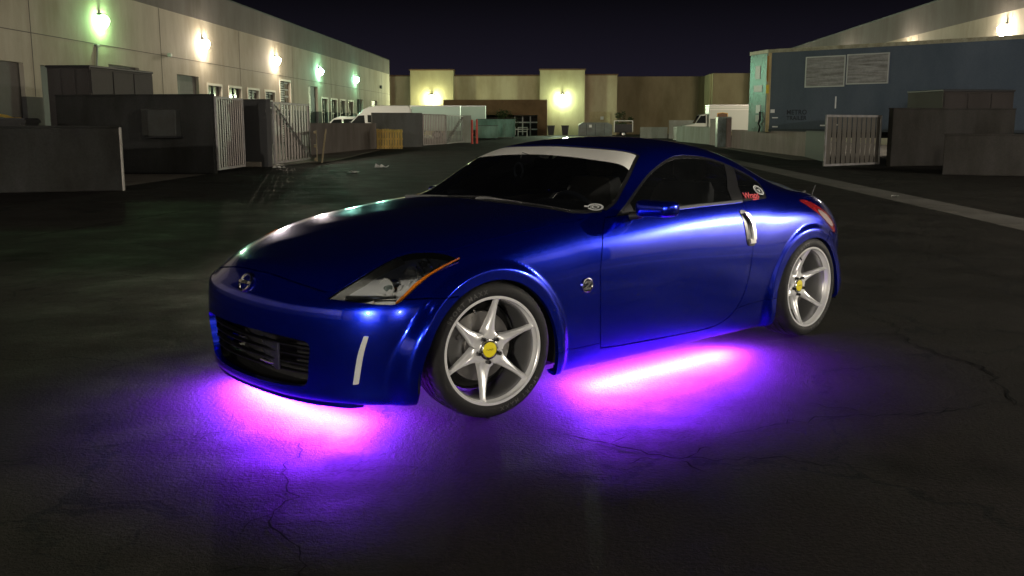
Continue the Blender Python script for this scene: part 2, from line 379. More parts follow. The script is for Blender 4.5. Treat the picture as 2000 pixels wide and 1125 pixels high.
# the open cracks round the coupe: narrow wandering troughs with crumbled edges
M_crack = mat('crack_dirt', (.006,.006,.006), .95, 0, .05)
def crack(pts, w, seed, fork=0):
    R = random.Random(seed); P = [Vector(p) for p in pts]; line = []
    for a, b in zip(P[:-1], P[1:]):
        n = max(3, int((b-a).length/.045)); d = (b-a).normalized(); q = Vector((-d.y, d.x))
        for i in range(n): line.append(a+(b-a)*i/n+q*R.gauss(0, .012)+q*.03*noise.noise((i*.35, seed, 0)))
    line.append(P[-1]); V = []; m = len(line)
    for i, p in enumerate(line):
        d = (line[min(i+1, m-1)]-line[max(i-1, 0)]).normalized(); q = Vector((-d.y, d.x)); t = math.sin(math.pi*min(1, max(0, i/(m-1))))**.4; ww = w*t*R.uniform(.35, 1.5)
        V += [(*(p+q*ww*R.uniform(.5, 1.2)), .004), (*(p-q*ww*R.uniform(.5, 1.2)), .004)]
    MB().add(V, [(2*i, 2*i+1, 2*i+3, 2*i+2) for i in range(m-1)]).build('crack', M_crack, ground, fix=False)
    if fork:
        for k in range(fork):
            i = R.randrange(m//5, m-2); p = line[i]; a = R.uniform(0, 6.28); crack([p, p+Vector((math.cos(a), math.sin(a)))*R.uniform(.12, .4)], w*.6, seed*7+k)
crack([(-.93,4.12),(-.87,3.9),(-.90,3.62),(-.80,3.38),(-.83,3.15),(-.64,2.86),(-.60,2.5)], .0038, 11, 4)
crack([(-2.4,3.6),(-1.89,3.83),(-1.62,3.98),(-1.38,4.04),(-1.1,4.3)], .004, 12, 3)
crack([(-.02,4.35),(.09,4.21),(.34,4.02),(.68,3.77),(1.05,3.80),(1.5,3.62)], .006, 13, 4)
crack([(2.39,7.12),(2.58,6.5),(2.45,5.9),(2.62,5.3),(2.45,4.57),(2.7,3.9)], .007, 14, 3)
crack([(.95,4.1),(1.4,4.35),(2.0,4.42),(2.5,4.7)], .005, 15, 2)
crack([(-6.6,10.9),(-5.9,11.3),(-5.4,13.8),(-4.75,17.2)], .018, 16, 2)
g0 = [W(6.0,-12), W(6.5,-12), W(6.5,70), W(6.0,70)]
# concrete gutter in cast lengths with open joints
gt = empty('gutter', W(6.25,0), -YAW); tag(gt, kind='structure')
me_g = None
for i in range(27):
    mb = MB().box((0,0,0), (.74,2.985,.03), 0, .006)
    if me_g is None: o = mb.build('slab', M_conc, gt); me_g = o.data
    else: o = obj('slab', me_g, gt)
    o.location = (rnd.uniform(-.006,.006), -12+3*i, -.010+rnd.uniform(-.002,.002)); o.rotation_euler = (0,0,rnd.uniform(-.002,.002))
sheet('left_apron', [(-10.4,33.5),(-7.35,33.6),(-6.55,36.0),(-7.0,57),(-10.6,57)], .012, M_apron, .05)
sheet('right_apron', [(10.6,37.2),(12.3,36.8),(12.6,58),(12.0,58)], .012, M_apron, .05)
sheet('left_yard', [(-20.0,21.5),(-8.4,21.5),(-8.2,26.4),(-19.8,26.4)], .006, M_apron)

# ---- wall lamps
def wall_lamp(u, v, z, side, col, power, label, size=1.05, axis='u', fall='Linear', glow=240.0):
    """side +1: lamp faces +u ; -1: faces -u ; axis 'v': faces -v"""
    rz = {('u',1): 0, ('u',-1): math.pi, ('v',-1): -math.pi/2, ('v',1): math.pi/2}[(axis, side)]
    o = at('wall_lamp', u, v, z, label, 'lamp', 'wall lamps on the warehouses', rz)
    s = size
    MB().prism([(0,.27*s),(.10*s,.30*s),(.24*s,.26*s),(.26*s,.22*s),(0,.22*s)], -.13*s, .13*s, 'y').build('housing', M_lampbox, o)
    V = []; F = []; n = 20                # lens swollen and drawn out downwards to imitate the lamp's glare
    for i in range(13):
        t = i/12; z = (.22-.56*t)*s; r = (math.sin(math.pi*(t**.8))**.75 if 0 < t < 1 else .02)*.26*s
        for j in range(n): a = 2*math.pi*j/n; V.append((.20*s+r*.75*math.cos(a), r*math.sin(a), z))
    for i in range(12):
        for j in range(n): F.append((i*n+j, i*n+(j+1) % n, (i+1)*n+(j+1) % n, (i+1)*n+j))
    F += [tuple(range(n)), tuple(12*n+j for j in range(n))]
    MB().add(V, F).build('lens', mat_emit('lens_%.2f_%.2f_%.2f_%g' % (*col, glow), col, glow), o, True)
    MB().box((-.01,0,0), (.04,.56*s,.56*s), 0, .01).build('back_plate', M_lampbox, o)
    L = bpy.data.lights.new('lamp_light', 'POINT'); L.color = col; L.energy = power; L.shadow_soft_size = .12; L.use_nodes = True
    nt = L.node_tree; em = [n for n in nt.nodes if n.type == 'EMISSION'][0]; lf = nt.nodes.new('ShaderNodeLightFalloff'); lf.inputs['Strength'].default_value = 1.0; lf.inputs['Smooth'].default_value = .3
    nt.links.new(lf.outputs[fall], em.inputs['Strength'])
    lo = bpy.data.objects.new('lamp_light', L); lo.location = (.75*s, 0, -.20*s); link(lo, o)
    return o
NEUT = (1.0,.92,.80)
WARM, GREEN, CYAN, YELG = (1.0,.85,.64), (.48,1.0,.40), (.38,1.0,.62), (.90,1.0,.58)
LP = LAMP_POWER
wall_lamp(-20, 42.7, 5.75, 1, GREEN, LP*.14, 'greenish lit wall lamp nearest the upper left corner', glow=170)
wall_lamp(-20, 55.0, 5.75, 1, WARM, LP, 'large warm white wall lamp above the grey roll-up door on the left warehouse')
wall_lamp(-20, 69.0, 5.72, 1, WARM, LP*.9, 'warm white wall lamp above the tall blinded window on the left warehouse')
wall_lamp(-20, 81.5, 5.62, 1, CYAN, LP*.36, 'green lit wall lamp above the tall dark door on the left warehouse', glow=170)
wall_lamp(-20, 95.9, 5.60, 1, CYAN, LP*.25, 'small green wall lamp farthest along the left warehouse', glow=150)
wall_lamp(21, 48.7, 5.75, -1, WARM, LP*.8, 'warm lit wall lamp above the blue trailer on the right warehouse')
wall_lamp(21, 61.7, 5.75, -1, WARM, LP*.8, 'wall lamp on the right warehouse hidden behind the trailer roof')
wall_lamp(21, 74.7, 5.75, -1, WARM, LP*.8, 'wall lamp on the right warehouse beyond the trailer')
wall_lamp(21, 87.7, 5.75, -1, WARM, LP*.7, 'farthest wall lamp on the right warehouse')
wall_lamp(21, 9.7, 5.75, -1, NEUT, YARD_POWER*.85, 'wall lamp on the right warehouse level with the coupe', fall='Quadratic', glow=60)
wall_lamp(21, -3.3, 5.75, -1, NEUT, YARD_POWER*.08, 'wall lamp on the right warehouse just behind the camera', fall='Quadratic')
wall_lamp(-7, -26, 5.2, 1, NEUT, YARD_POWER*1.45, 'left wall lamp on the depot behind the camera', 1.05, 'v', 'Quadratic')
wall_lamp(7, -26, 5.2, 1, NEUT, YARD_POWER*.25, 'right wall lamp on the depot behind the camera', 1.05, 'v', 'Quadratic')

# ---- left warehouse
lw = at('warehouse', -20, 0, 0, 'long cream warehouse with grey parapet and lamps down the left side', 'building')
V0, V1 = -30, 115.3
# openings as (v0, v1, z0, z1, kind)
OPEN = [(33.3,36.3,0,3.58,'roll'),(37.5,40.6,0,3.57,'dark'),(43.3,46.5,0,3.95,'roll'),(51.1,54.2,0,3.9,'roll'),(70.0,72.7,.0,4.37,'blind'),(78.0,81.0,0,4.33,'dark'),(96.6,99.4,0,3.75,'dark'),(104.2,107.4,0,3.78,'dark')]
for a in (55.5,59.1,62.7,66.4): OPEN.append((a, a+2.25, 2.0, 3.5, 'blind' if a > 62 else 'win'))
for a in (82.2,85.7,89.1,92.6): OPEN.append((a, a+2.15, 1.1, 3.43, 'win'))
OPEN.sort()
# wall built as panels round the openings (tilt-up panels, thin joints)
def wall_with_openings(parent, name, v0, v1, z0, z1, ops, m, th=.3, m_low=None, zlow=0):
    mb = MB(); cur = v0
    def blk(a, b, c, d):
        if b-a < 1e-3 or d-c < 1e-3: return
        if m_low and c < zlow:
            MB().b2((-th, a, c), (.02, b, min(d, zlow))).build('wainscot', m_low, parent)
            if d > zlow: mb.b2((-th, a, zlow), (0, b, d))
        else: mb.b2((-th, a, c), (0, b, d))
    for a, b, c, d, k in ops:
        blk(cur, a, z0, z1); blk(a, b, z0, c); blk(a, b, d, z1); cur = b
    blk(cur, v1, z0, z1)
    mb.build(name, m, parent)
wall_with_openings(lw, 'wall', V0, V1, 0, 7.02, OPEN, M_cream, .3, M_wains, 2.35)
MB().b2((-.34, V0, 7.02), (.03, V1, 8.6)).build('parapet', M_parapet, lw)
MB().b2((-.42, V0-.05, 8.6), (.07, V1+.05, 8.68)).build('coping', M_gdark, lw)
MB().b2((-28, V0+.2, .02), (-.36, V0+.5, 8.5)).b2((-28, V1-.5, .02), (-.31, V1-.1, 8.55)).b2((-28, V0+.3, 8.2), (-.36, V1-.3, 8.3)).build('far_walls', M_parapet, lw)
MB().b2((-.33, V0, 4.715), (.012, V1, 4.745)).build('reveal_strip', mat('reveal_dark', (.10,.09,.08), .8), lw)
for v in np.arange(-24, 112, 12.2): MB().b2((-.32, v-.02, 2.36), (.008, v+.02, 7.0)).build('panel_joint', mat('reveal_dark', (.10,.09,.08), .8), lw)
for a, b, c, d, k in OPEN:
    w_ = b-a; mid_ = (a+b)/2
    if k in ('win', 'blind'):
        fr = MB().b2((.0,a-.11,d), (.05,b+.11,d+.13)).b2((.0,a-.11,c), (.05,a,d)).b2((.0,b,c), (.05,b+.11,d))
        wn = fr.build('window', M_wframe, lw)
        MB().b2((-.16,a,c), (-.14,b,d)).build('pane', M_wglass, wn)
        MB().b2((-.13,mid_-.03,c), (-.08,mid_+.03,d)).b2((-.13,a,(c+d)/2-.03), (-.08,b,(c+d)/2+.03)).build('mullion', M_gdark, wn)
        if k == 'blind':
            for q in range(int((d-c)/.16)): MB().box((-.12, mid_-.2*w_ if q % 3 else mid_, d-.1-.16*q), (.02,w_*.55 if q % 3 else w_*.9,.10)).build('blind_slat', M_blind, wn)
    elif k == 'roll':
        dr = MB().b2((-.22,a,0), (-.18,b,d)).build('roll_door', M_roll, lw)
        for q in range(int(d/.24)): MB().b2((-.18,a+.02,.03+.24*q), (-.165,b-.02,.25+.24*q)).build('slat', M_roll, dr)
    else:
        MB().b2((-.24,a,0), (-.2,b,d)).build('door', M_gdark, lw)
cd = MB().tube([(.08,42.2,4.7),(.10,42.15,4.6),(.08,41.9,3.3)], .05, 8).box((.07,42.2,4.66), (.14,.3,.10), 0, .02); cd.build('downpipe', mat('pipe_grey', (.3,.3,.27), .6), lw, True)
MB().box((.12,50.0,4.78), (.2,.2,.2), 0, .04).build('camera_box', mat('pale_box', (.6,.6,.58), .5), lw)
MB().box((.12,109.2,5.35), (.22,.4,.35), 0, .04).build('unlit_lamp', M_lampbox, lw)

# ---- right warehouse
rw = at('warehouse', 21, 0, 0, 'cream warehouse with grey parapet rising behind the blue trailer on the right', 'building')
RO = [(-20,-16.4,0,4.2,'roll'),(-8,-4.4,0,4.2,'roll'),(2,5.6,0,4.2,'roll'),(14,17.6,0,4.2,'roll'),(26,29.6,0,4.2,'roll'),(40,43.6,0,4.2,'roll')]
def flip(mb): mb.v = [(-x, y, z) for x, y, z in mb.v]; mb.f = [q[::-1] for q in mb.f]; return mb
mbw = MB(); cur = -30
for a, b, c, d, k in RO:
    mbw.b2((0,cur,0), (.3,a,6.55)); mbw.b2((0,a,d), (.3,b,6.55)); cur = b
mbw.b2((0,cur,0), (.3,103,6.55)); mbw.build('wall', M_cream, rw)
MB().b2((-.03,-30,6.55), (.34,103,8.1)).build('parapet', M_parapet, rw)
MB().b2((-.07,-30.05,8.1), (.42,103.05,8.18)).build('coping', M_gdark, rw)
MB().b2((.36,102.5,.02), (28,102.9,8.05)).b2((.36,-29.8,.02), (28,-29.5,8.05)).b2((.36,-29,7.8), (28,102,7.9)).build('far_walls', M_parapet, rw)
for v in np.arange(-25, 100, 12.2): MB().b2((-.008,v-.02,0), (.32,v+.02,6.5)).build('panel_joint', mat('reveal_dark', (.10,.09,.08), .8), rw)
for a, b, c, d, k in RO:
    dr = MB().b2((.18,a,0), (.22,b,d)).build('roll_door', M_roll, rw)
    for q in range(int(d/.24)): MB().b2((.165,a+.02,.03+.24*q), (.18,b-.02,.25+.24*q)).build('slat', M_roll, dr)

# ---- depot closing the yard behind the camera
dp = at('depot', 0, -26, 0, 'low cream depot closing the near end of the yard behind the camera', 'building')
MB().b2((-19,-.3,0), (20,0,7)).build('wall', M_cream, dp); MB().b2((-19.1,-.36,7), (20.1,.04,7.9)).build('parapet', M_parapet, dp)
for x in (-14,-2,11): 
    dr = MB().b2((x,.001,0), (x+3.4,.03,4.0)).build('roll_door', M_roll, dp)
    for q in range(16): MB().b2((x+.02,.03,.03+.24*q), (x+3.38,.045,.25+.24*q)).build('slat', M_roll, dr)

# ---- far building
fb = at('retail_block', 0, 120, 0, 'tan stucco building with two ochre towers closing the far end of the yard', 'building')
k_ = 120/1909.8
U = lambda px: (px-1096)*k_*1.0
Zt = lambda py: CAM_H+(242-py)*k_
MB().b2((U(735),0,0), (U(808),1,Zt(152))).build('wall', M_tan, fb); MB().b2((U(890),0,Zt(198)), (U(1055),1,Zt(152))).build('wall', M_tan, fb); MB().b2((U(1140),0,0), (U(1202),1,Zt(151))).build('wall', M_tan, fb)
MB().b2((U(808),-1.2,0), (U(890),1,Zt(142))).build('tower', M_tower, fb); MB().b2((U(1055),-1.2,0), (U(1140),1,Zt(142))).build('tower', M_tower, fb)
for a, b, t, y0 in ((735,808,152,-.12),(808,890,142,-1.32),(890,1055,152,-.12),(1055,1140,142,-1.32),(1140,1202,151,-.12)):
    MB().b2((U(a)-.1,y0,Zt(t)), (U(b)+.1,1.1,Zt(t)+.16)).build('coping', M_brown, fb)
MB().b2((U(1202),9,0), (U(1382)*1.07,10,Zt(154)*1.07)).b2((U(1200),1.02,0), (U(1202),9.0,Zt(153))).build('recessed_wall', weathered('olive_stucco', (.30,.26,.16), .85, .2, .3, .2, 40, streak=1), fb)
MB().b2((U(1378),-2,0), (U(1480),-1,Zt(149))).b2((U(1376),-1.0,0), (U(1378)+.02,9,Zt(149))).build('side_wing', M_tower, fb)
can = MB().b2((U(878),-5,Zt(226)), (U(1070),-1.25,Zt(198))).b2((U(1052),-5,0), (U(1070),-1.3,Zt(226))).b2((U(878),-5,0), (U(896),-1.3,Zt(226))).build('brown_porch', M_brown, fb)
MB().b2((U(896),-1.26,0), (U(1052),-1.2,Zt(224))).build('porch_back', mat('porch_dark', (.03,.025,.02), .8), fb)
gw = MB(); 
for i in range(4): gw.b2((U(1008)+i*(U(1052)-U(1008))/3-.07,-1.5,0), (U(1008)+i*(U(1052)-U(1008))/3+.07,-1.4,Zt(225)))
for z in (Zt(225),Zt(238),Zt(251)): gw.b2((U(1008),-1.52,z-.14), (U(1052),-1.42,z))
gl = gw.build('window', mat('white_frame', (.75,.75,.72), .5), fb)
for i in range(3):
    for j in range(3): MB().b2((U(1008)+i*.92+.1,-1.40,.05+j*.80), (U(1008)+i*.92+.85,-1.38,.75+j*.80)).build('pane', mat('dull_pane', (.02,.02,.018), .5, 0, .1), gl)
dr = MB().b2((U(1150),-.06,0), (U(1190),-.01,Zt(219))).build('door', weathered('tan_door', (.44,.37,.22), .7, .1, 1, .1, 40), fb)
MB().b2((U(1171),-.10,Zt(234)), (U(1177),-.07,Zt(228))).build('door_sign', mat('white_sign', (.7,.7,.7), .5), dr)
for px, y, nm in ((849,193,'yellow-green wall lamp on the left ochre tower of the far building'), (1098,193,'round greenish wall lamp on the right ochre tower of the far building')):
    wall_lamp(U(px), 118.78, Zt(y), -1, YELG if px < 900 else (.78,1.0,.66), LP*FAR_POWER, nm, 1.5, 'v')

# ---- generic walls and gates between two ground points
def wall_between(A, B, h, m, label, th=.22, name='block_wall', cat='wall', cap=None, group=None, z0=0):
    A, B = Vector(A), Vector(B); d = B-A; L = d.length
    o = empty(name, (A.x, A.y, 0), math.atan2(d.y, d.x)); tag(o, label, cat, group)
    MB().b2((.0,-th/2,z0), (L,th/2,h), .012).build('wall_body', m, o)
    MB().b2((-.012,-th/2-.012,h), (L+.012,th/2+.012,h+.045), .008).build('wall_cap', cap or m, o)
    return o, L
def gate(A, B, h, n, label, diag=0, m=M_gate, lift=.08, gap=.35, name='slatted_gate', fw=.055):
    A, B = Vector(A), Vector(B); d = B-A; L = d.length
    o = empty(name, (A.x, A.y, 0), math.atan2(d.y, d.x)); tag(o, label, 'gate')
    for x in (0, L): MB().b2((x-fw/2,-.03,lift), (x+fw/2,.03,h), .006).build('gate_post', M_gatefr, o)
    for z in (lift+.0, h-.07): MB().b2((fw/2,-.026,z), (L-fw/2,.026,z+.07), .006).build('rail', M_gatefr, o)
    p = (L-fw)/n; w = p*(1-gap)
    me = MB().prism([(-w/2,-.012),(-w*.3,.014),(w*.3,.014),(w/2,-.012)], lift+.07, h-.07).build('slat', m, o)
    me.location.x = fw/2+p*.5; dat = me.data
    for i in range(1, n):
        s_ = obj('slat', dat, o); s_.location = (fw/2+p*(i+.5), rnd.uniform(-.003,.003), 0)
    if diag:
        a = Vector((fw, 0, h-.1)); b = Vector((L-fw, 0, lift+.1))
        if diag < 0: a, b = Vector((fw, 0, lift+.1)), Vector((L-fw, 0, h-.1))
        for yy in (-.055,.055): MB().tube([a+Vector((0,yy,0)), b+Vector((0,yy,0))], .03, 4).build('brace', M_gatefr, o)
    return o
# left side, near to far
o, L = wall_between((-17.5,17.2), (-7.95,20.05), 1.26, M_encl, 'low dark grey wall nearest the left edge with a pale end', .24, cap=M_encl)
MB().b2((L+.001,-.125,0), (L+.03,.125,1.27)).build('end_face', M_endcap, o)  # end face in a paler colour than the wall sides
MB().add([(L-3.05,-.135,.95),(L-2.93,-.136,1.02),(L-2.84,-.135,.97),(L-2.86,-.136,.88),(L-2.80,-.135,.72),(L-2.84,-.135,.70),(L-2.93,-.136,.86),(L-3.02,-.135,.88)], [tuple(range(8))]).build('paint_smear', mat('pale_smear', (.35,.35,.34), .8), o)
gate((-11.35,28.2), (-10.35,28.6), .98, 7, 'short dark bar fence beside the low wall on the left', 0, M_gdark, .05, .45, 'bar_fence')
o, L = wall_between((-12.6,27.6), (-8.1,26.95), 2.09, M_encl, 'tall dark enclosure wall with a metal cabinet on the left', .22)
eb = MB().b2((2.85,-.42,1.0), (3.65,-.12,1.72), .015).b2((2.55,-.20,1.02), (2.80,-.12,1.74), .01)
MB().b2((2.80,-.46,.96), (3.70,-.112,.995), .01).build('cabinet_base', M_gdark, o)
cb = eb.build('meter_cabinet', weathered('cabinet_grey', (.045,.048,.046), .6, .2, 2, .1, 40), o)
gate((-8.05,26.98), (-7.98,29.4), 2.08, 12, 'closed slatted metal gate at the corner of the dark enclosure', 0, gap=.45)
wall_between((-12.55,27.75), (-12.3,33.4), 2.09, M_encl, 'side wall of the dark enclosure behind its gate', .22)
wall_between((-12.1,33.3), (-7.62,31.1), 2.06, mat('charcoal_block', (.06,.06,.06), .85), 'charcoal wall between the two slatted gates on the left', .22)
MB().b2((0,0,0), (1.6,.35,.16), .02).build('kerb_block', M_apron).location = (-9.5,31.0,0)
bpy.data.objects['kerb_block']['label'] = 'pale concrete kerb block at the foot of the charcoal wall'; bpy.data.objects['kerb_block']['category'] = 'kerb block'
gate((-7.55,31.35), (-7.25,35.4), 2.03, 12, 'open slatted gate leaf with a diagonal brace', 1, gap=.45)
# pallet leaning at the gate end
pl = empty('wooden_pallet', (-6.95,34.9,0), math.radians(100)); tag(pl, 'worn wooden pallet stood on edge at the end of the braced gate', 'pallet')
M_wood = weathered('weathered_wood', (.34,.28,.17), .8, .35, 3, .3, 30, streak=1)
for i, (x, w) in enumerate(((.0,.10),(.16,.10),(.32,.10),(.48,.10),(.64,.10),(.80,.10))): MB().b2((x,-.05,.02), (x+w,-.03,1.12)).build('board', M_wood, pl)
for z in (.05,.52,1.0): MB().b2((0,-.03,z), (.9,.05,z+.09)).build('bearer', M_wood, pl)
MB().tube([(-6.62,34.3,0),(-6.50,34.6,1.16)], .035, 8).build('leaning_plank', M_wood)
tag(bpy.data.objects['leaning_plank'], 'thin pale plank leaning upright against the low wall beside the pallet', 'plank')
wall_between((-9.1,40.0), (-7.55,54.3), 1.34, weathered('putty_block', (.17,.155,.145), .85, .25, .8, .3, 30, streak=1), 'long low grey-brown wall behind the braced gate', .22)
# stack of yellow pallets
yp = empty('yellow_pallet', (-7.25,53.0,0), math.radians(2)); tag(yp, 'bright yellow slatted pallet propped against the low wall', 'pallet')
M_yw = weathered('yellow_wood', (.86,.58,.16), .75, .3, 3, .2, 30, streak=1)
for i in range(10): MB().b2((.14*i,-.03+rnd.uniform(-.006,.006),.02), (.14*i+.112,0,1.06+rnd.uniform(-.02,.02))).build('board', M_yw, yp)
for z in (.1,.5,.9): MB().b2((0,0,z), (1.39,.10,z+.09)).build('bearer', M_yw, yp)
wall_between((-8.05,56.9), (-5.3,58.1), 1.93, weathered('mid_grey_block', (.15,.15,.15), .9, .3, .7, .3, 30, streak=1, spec=.05), 'mid grey tall enclosure wall beside the yellow pallet', .22)
gate((-5.25,58.2), (-4.2,62.5), 1.92, 14, 'pale slatted gate right of the yellow pallet', 0)
gate((-4.17,62.7), (-3.42,68.9), 1.9, 12, 'darker slatted gate with a brace, farther along than the pale gate', -1, weathered('dull_slat', (.17,.165,.165), .6, .3, 2, .1, 50))
wall_between((-3.7,71.5), (-2.95,71.6), 1.9, M_palew, 'narrow pale panel wall beyond the darker gate', .15)
for i, (x, y) in enumerate(((-2.72,67.4),(-2.42,68.3))):
    MB().lathe([(.075,0),(.075,1.55),(.06,1.62),(0,1.65)], 14, 'z').build('bollard', mat('red_bollard', (.55,.06,.04), .5), None, True, loc=(x,y,0))
tag(bpy.data.objects['bollard'], 'red bollard nearer the slatted gates', 'bollard', 'red bollards'); tag(bpy.data.objects['bollard.001'], 'red bollard just right of and behind the other one', 'bollard', 'red bollards')
# ------------------------------------------------------------------ right side: trailer, enclosures; vehicles; plants; litter
# blue box trailer docked at an angle
TA, TB = Vector((12.0,46.8)), Vector((20.3,38.7)); td = TB-TA; TL = 15.5
tr = empty('box_trailer', (TA.x, TA.y, 0), math.atan2(td.y, td.x)); tag(tr, 'long dark blue box trailer with two silver window panels behind the right walls', 'trailer')
M_trl = weathered('trailer_blue', (.088,.112,.15), .45, .25, .7, .05, 30, streak=1, spec=.4, tint=(.9,.95,1))
M_silv = weathered('trailer_rail', (.45,.43,.33), .5, .3, 3, .1, 40, metal=.3)
Z0, Z1 = .98, 4.62
NOSE = [(0,-.02),(TL,-.02),(TL,2.5),(-1.55,2.5),(-1.55,1.0)]
MB().prism(NOSE, Z0+.02, Z1-.02).build('box_body', M_trl, tr)
MB().prism([(-.02,-.06),(TL+.03,-.06),(TL+.03,2.54),(-1.6,2.54),(-1.6,.96)], Z1-.02, Z1+.14).build('roof_rail', M_silv, tr)
MB().b2((.0,-.045,Z0), (TL,.0,Z0+.12), .01).build('lower_rail', mat('rail_dark', (.05,.06,.075), .5, .3), tr)
MB().b2((-.03,-.05,Z0-.02), (.16,.06,Z1+.02), .02).build('corner_post', weathered('post_cream', (.62,.50,.26), .55, .4, 3, .1, 40, streak=1), tr)
ce = Vector((-.838,.546)); cn = Vector((-.546,-.838))
def cham(a, b, z0, z1, off, name, m):
    p = [ce*a+cn*(off+.016), ce*b+cn*(off+.016), ce*b+cn*(.016), ce*a+cn*(.016)]; return MB().prism([(q.x, q.y) for q in p], z0, z1).build(name, m, tr)
cham(.12, 1.84, Z0, Z1-.03, .012, 'end_panel', weathered('end_panel_greenlit', (.11,.155,.145), .3, .2, 1, .05, 30, metal=.35))  # green light falling on the nose is put into the panel colour
cp = MB().b2((-.045,-.062,3.3), (.04,-.05,Z1-.15)); cp.build('hazard_strip', mat('hazard_brown', (.35,.18,.03), .6), tr)
MB().b2((-.047,-.064,2.75), (.09,-.052,3.15)).build('yellow_tag', mat('tag_yellow', (.75,.55,.04), .5), tr)
for x0, x1, z0, z1 in ((1.95,3.75,3.02,4.28),(3.92,5.72,3.10,4.30)):
    w_ = MB().b2((x0-.05,-.065,z0-.05), (x1+.05,-.021,z0)).b2((x0-.05,-.065,z1), (x1+.05,-.021,z1+.05)).b2((x0-.05,-.065,z0), (x0,-.021,z1)).b2((x1,-.065,z0), (x1+.05,-.021,z1)).build('window', mat('silver_trim', (.7,.7,.72), .35, .6), tr)
    m_ = weathered('foil_panel', (.42,.42,.43), .45, .6, 1.5, .3, 12, metal=.25, mscale=(.5,1,7))
    n_ = 5
    for i in range(n_): MB().b2((x0,-.045-.004*(i % 2),z0+(z1-z0)*i/n_), (x1,-.023,z0+(z1-z0)*(i+1)/n_-.006)).build('foil_strip', m_, w_)
M_refl = mat('white_reflector', (.8,.8,.8), .4)
for x, z, w, h in ((.35,1.08,.28,.06),(2.75,1.14,.26,.06),(3.45,1.17,.26,.06),(.22,1.75,.22,.16),(.32,1.50,.30,.05)): MB().b2((x,-.052,z+.1), (x+w,-.046,z+h+.1)).build('reflector', M_refl, tr)
MB().b2((3.40,-.034,2.02), (3.46,-.022,2.55)).build('reflector', M_refl, tr)
for z, y, w, h in ((3.45,.75,.5,.62),(2.85,.5,.85,.30),(1.85,.6,.45,.38),(1.45,.55,.5,.30)): cham(y, y+w, z, z+h, .03, 'end_plate', M_refl if z > 1.6 else mat('plate_grey', (.4,.42,.4), .5))
MB().tube([(-.48,.20,1.9),(-.42,.10,1.55),(-.56,.22,1.35),(-.40,.10,1.2),(-.50,.18,.95)], .05, 8).build('hose', M_gdark, tr, True)
for ln, z in (('METRO',1.86),('TRAILER',1.60)):
    V, F = text_mesh(ln, .30 if ln == 'METRO' else .26, 0, 0, 1.05, .006); MB().add([(v[0]+1.55, -.024, v[1]+z) for v in V], F).build('lettering', mat('letter_navy', (.008,.010,.022), .6), tr, fix=False)
for x in (12.2, 13.4):
    for y in (.12, 1.9): 
        wh = MB().lathe([(.0,-.02),(.25,-.02),(.28,.0),(.5,.0),(.52,.05),(.52,.25),(.5,.3),(0,.3)], 28, c=(x,y,.52)).build('wheel', M_tyre, tr, True)
MB().b2((0,.9,.72), (TL,1.6,.98)).b2((3.4,.3,0), (3.6,.5,.98)).b2((3.4,2.0,0), (3.6,2.2,.98)).build('chassis', M_gdark, tr)

wall_between((12.55,56), (12.15,40.3), .97, M_pink, 'low mauve wall under the front of the blue trailer', .24)
wall_between((12.9,64.0), (12.55,57.2), 1.62, M_pink, 'taller mauve wall left of the blue trailer', .24)
MB().b2((0,0,0), (.8,.6,1.75), .03).build('wrapped_crate', weathered('plastic_wrap', (.30,.36,.35), .35, .4, 5, .3, 12, streak=1)).location = (11.95,57.6,0)
tag(bpy.data.objects['wrapped_crate'], 'pale plastic-wrapped crate at the end of the taller mauve wall', 'crate')
wall_between((12.05,40.2), (11.3,35.4), 1.02, mat('charcoal_block', (.06,.06,.06), .85), 'short dark wall between the mauve wall and the slatted gate', .22)
gate((9.75,30.75), (12.05,32.4), 1.62, 11, 'pale slatted gate standing right of the coupe', 0, weathered('pale_gate', (.12,.113,.10), .6, .25, 2, .1, 40, streak=1), .03, .18)
wall_between((12.1,31.7), (16.6,32.9), 1.80, M_encl2, 'broad grey-brown wall behind the low wall on the right', .24)
wall_between((11.55,26.4), (19.0,23.0), 1.04, M_encl2, 'low grey-brown wall at the right edge', .24)
def container(name, loc, rz, d, m, label, npan):
    o = empty(name, loc, rz); tag(o, label, 'container')
    MB().b2((0,0,.05), (d[0],d[1],d[2])).build('shell', m, o)
    for k in range(npan): 
        MB().b2((d[0]*k/npan+.03,-.03,.1), (d[0]*(k+1)/npan-.03,-.001,d[2]-.06), .01).build('side_panel', m, o)
        MB().b2((d[0]+.001,d[1]*k/npan+.03,.1), (d[0]+.03,d[1]*(k+1)/npan-.03,d[2]-.06), .01).build('end_panel', m, o)
    MB().b2((-.03,-.04,d[2]), (d[0]+.04,d[1]+.03,d[2]+.07), .015).build('roof', M_gdark, o)
    return o
M_cont = weathered('container_brown', (.035,.029,.027), .7, .3, 1, .1, 30, streak=1)
container('storage_container', (14.55,33.6,0), .15, (2.6,2.2,2.42), M_cont, 'brown storage container behind the broad wall on the right', 3)
container('storage_container', (-13.95,30.0,0), -.12, (1.35,3.9,3.0), weathered('container_grey', (.055,.051,.051), .7, .25, 1, .1, 30, streak=1), 'tall dark storage container behind the left enclosure wall', 3)
# pale enclosures in the middle distance on the right
wall_between((12.95,77.2), (13.1,64.6), 1.12, M_palew, 'pale green-grey wall left of the wrapped crate', .24)
wall_between((12.1,93.5), (14.6,93.0), 1.0, M_palew, 'short pale wall in front of the far dark recess', .24)
wall_between((14.4,91.0), (17.6,90.5), 1.62, M_palew, 'taller pale block enclosure beyond the green-grey wall', .3)
gate((13.0,77.8), (13.0,79.6), 1.1, 6, 'small pale slatted gate far down the right side', 0)

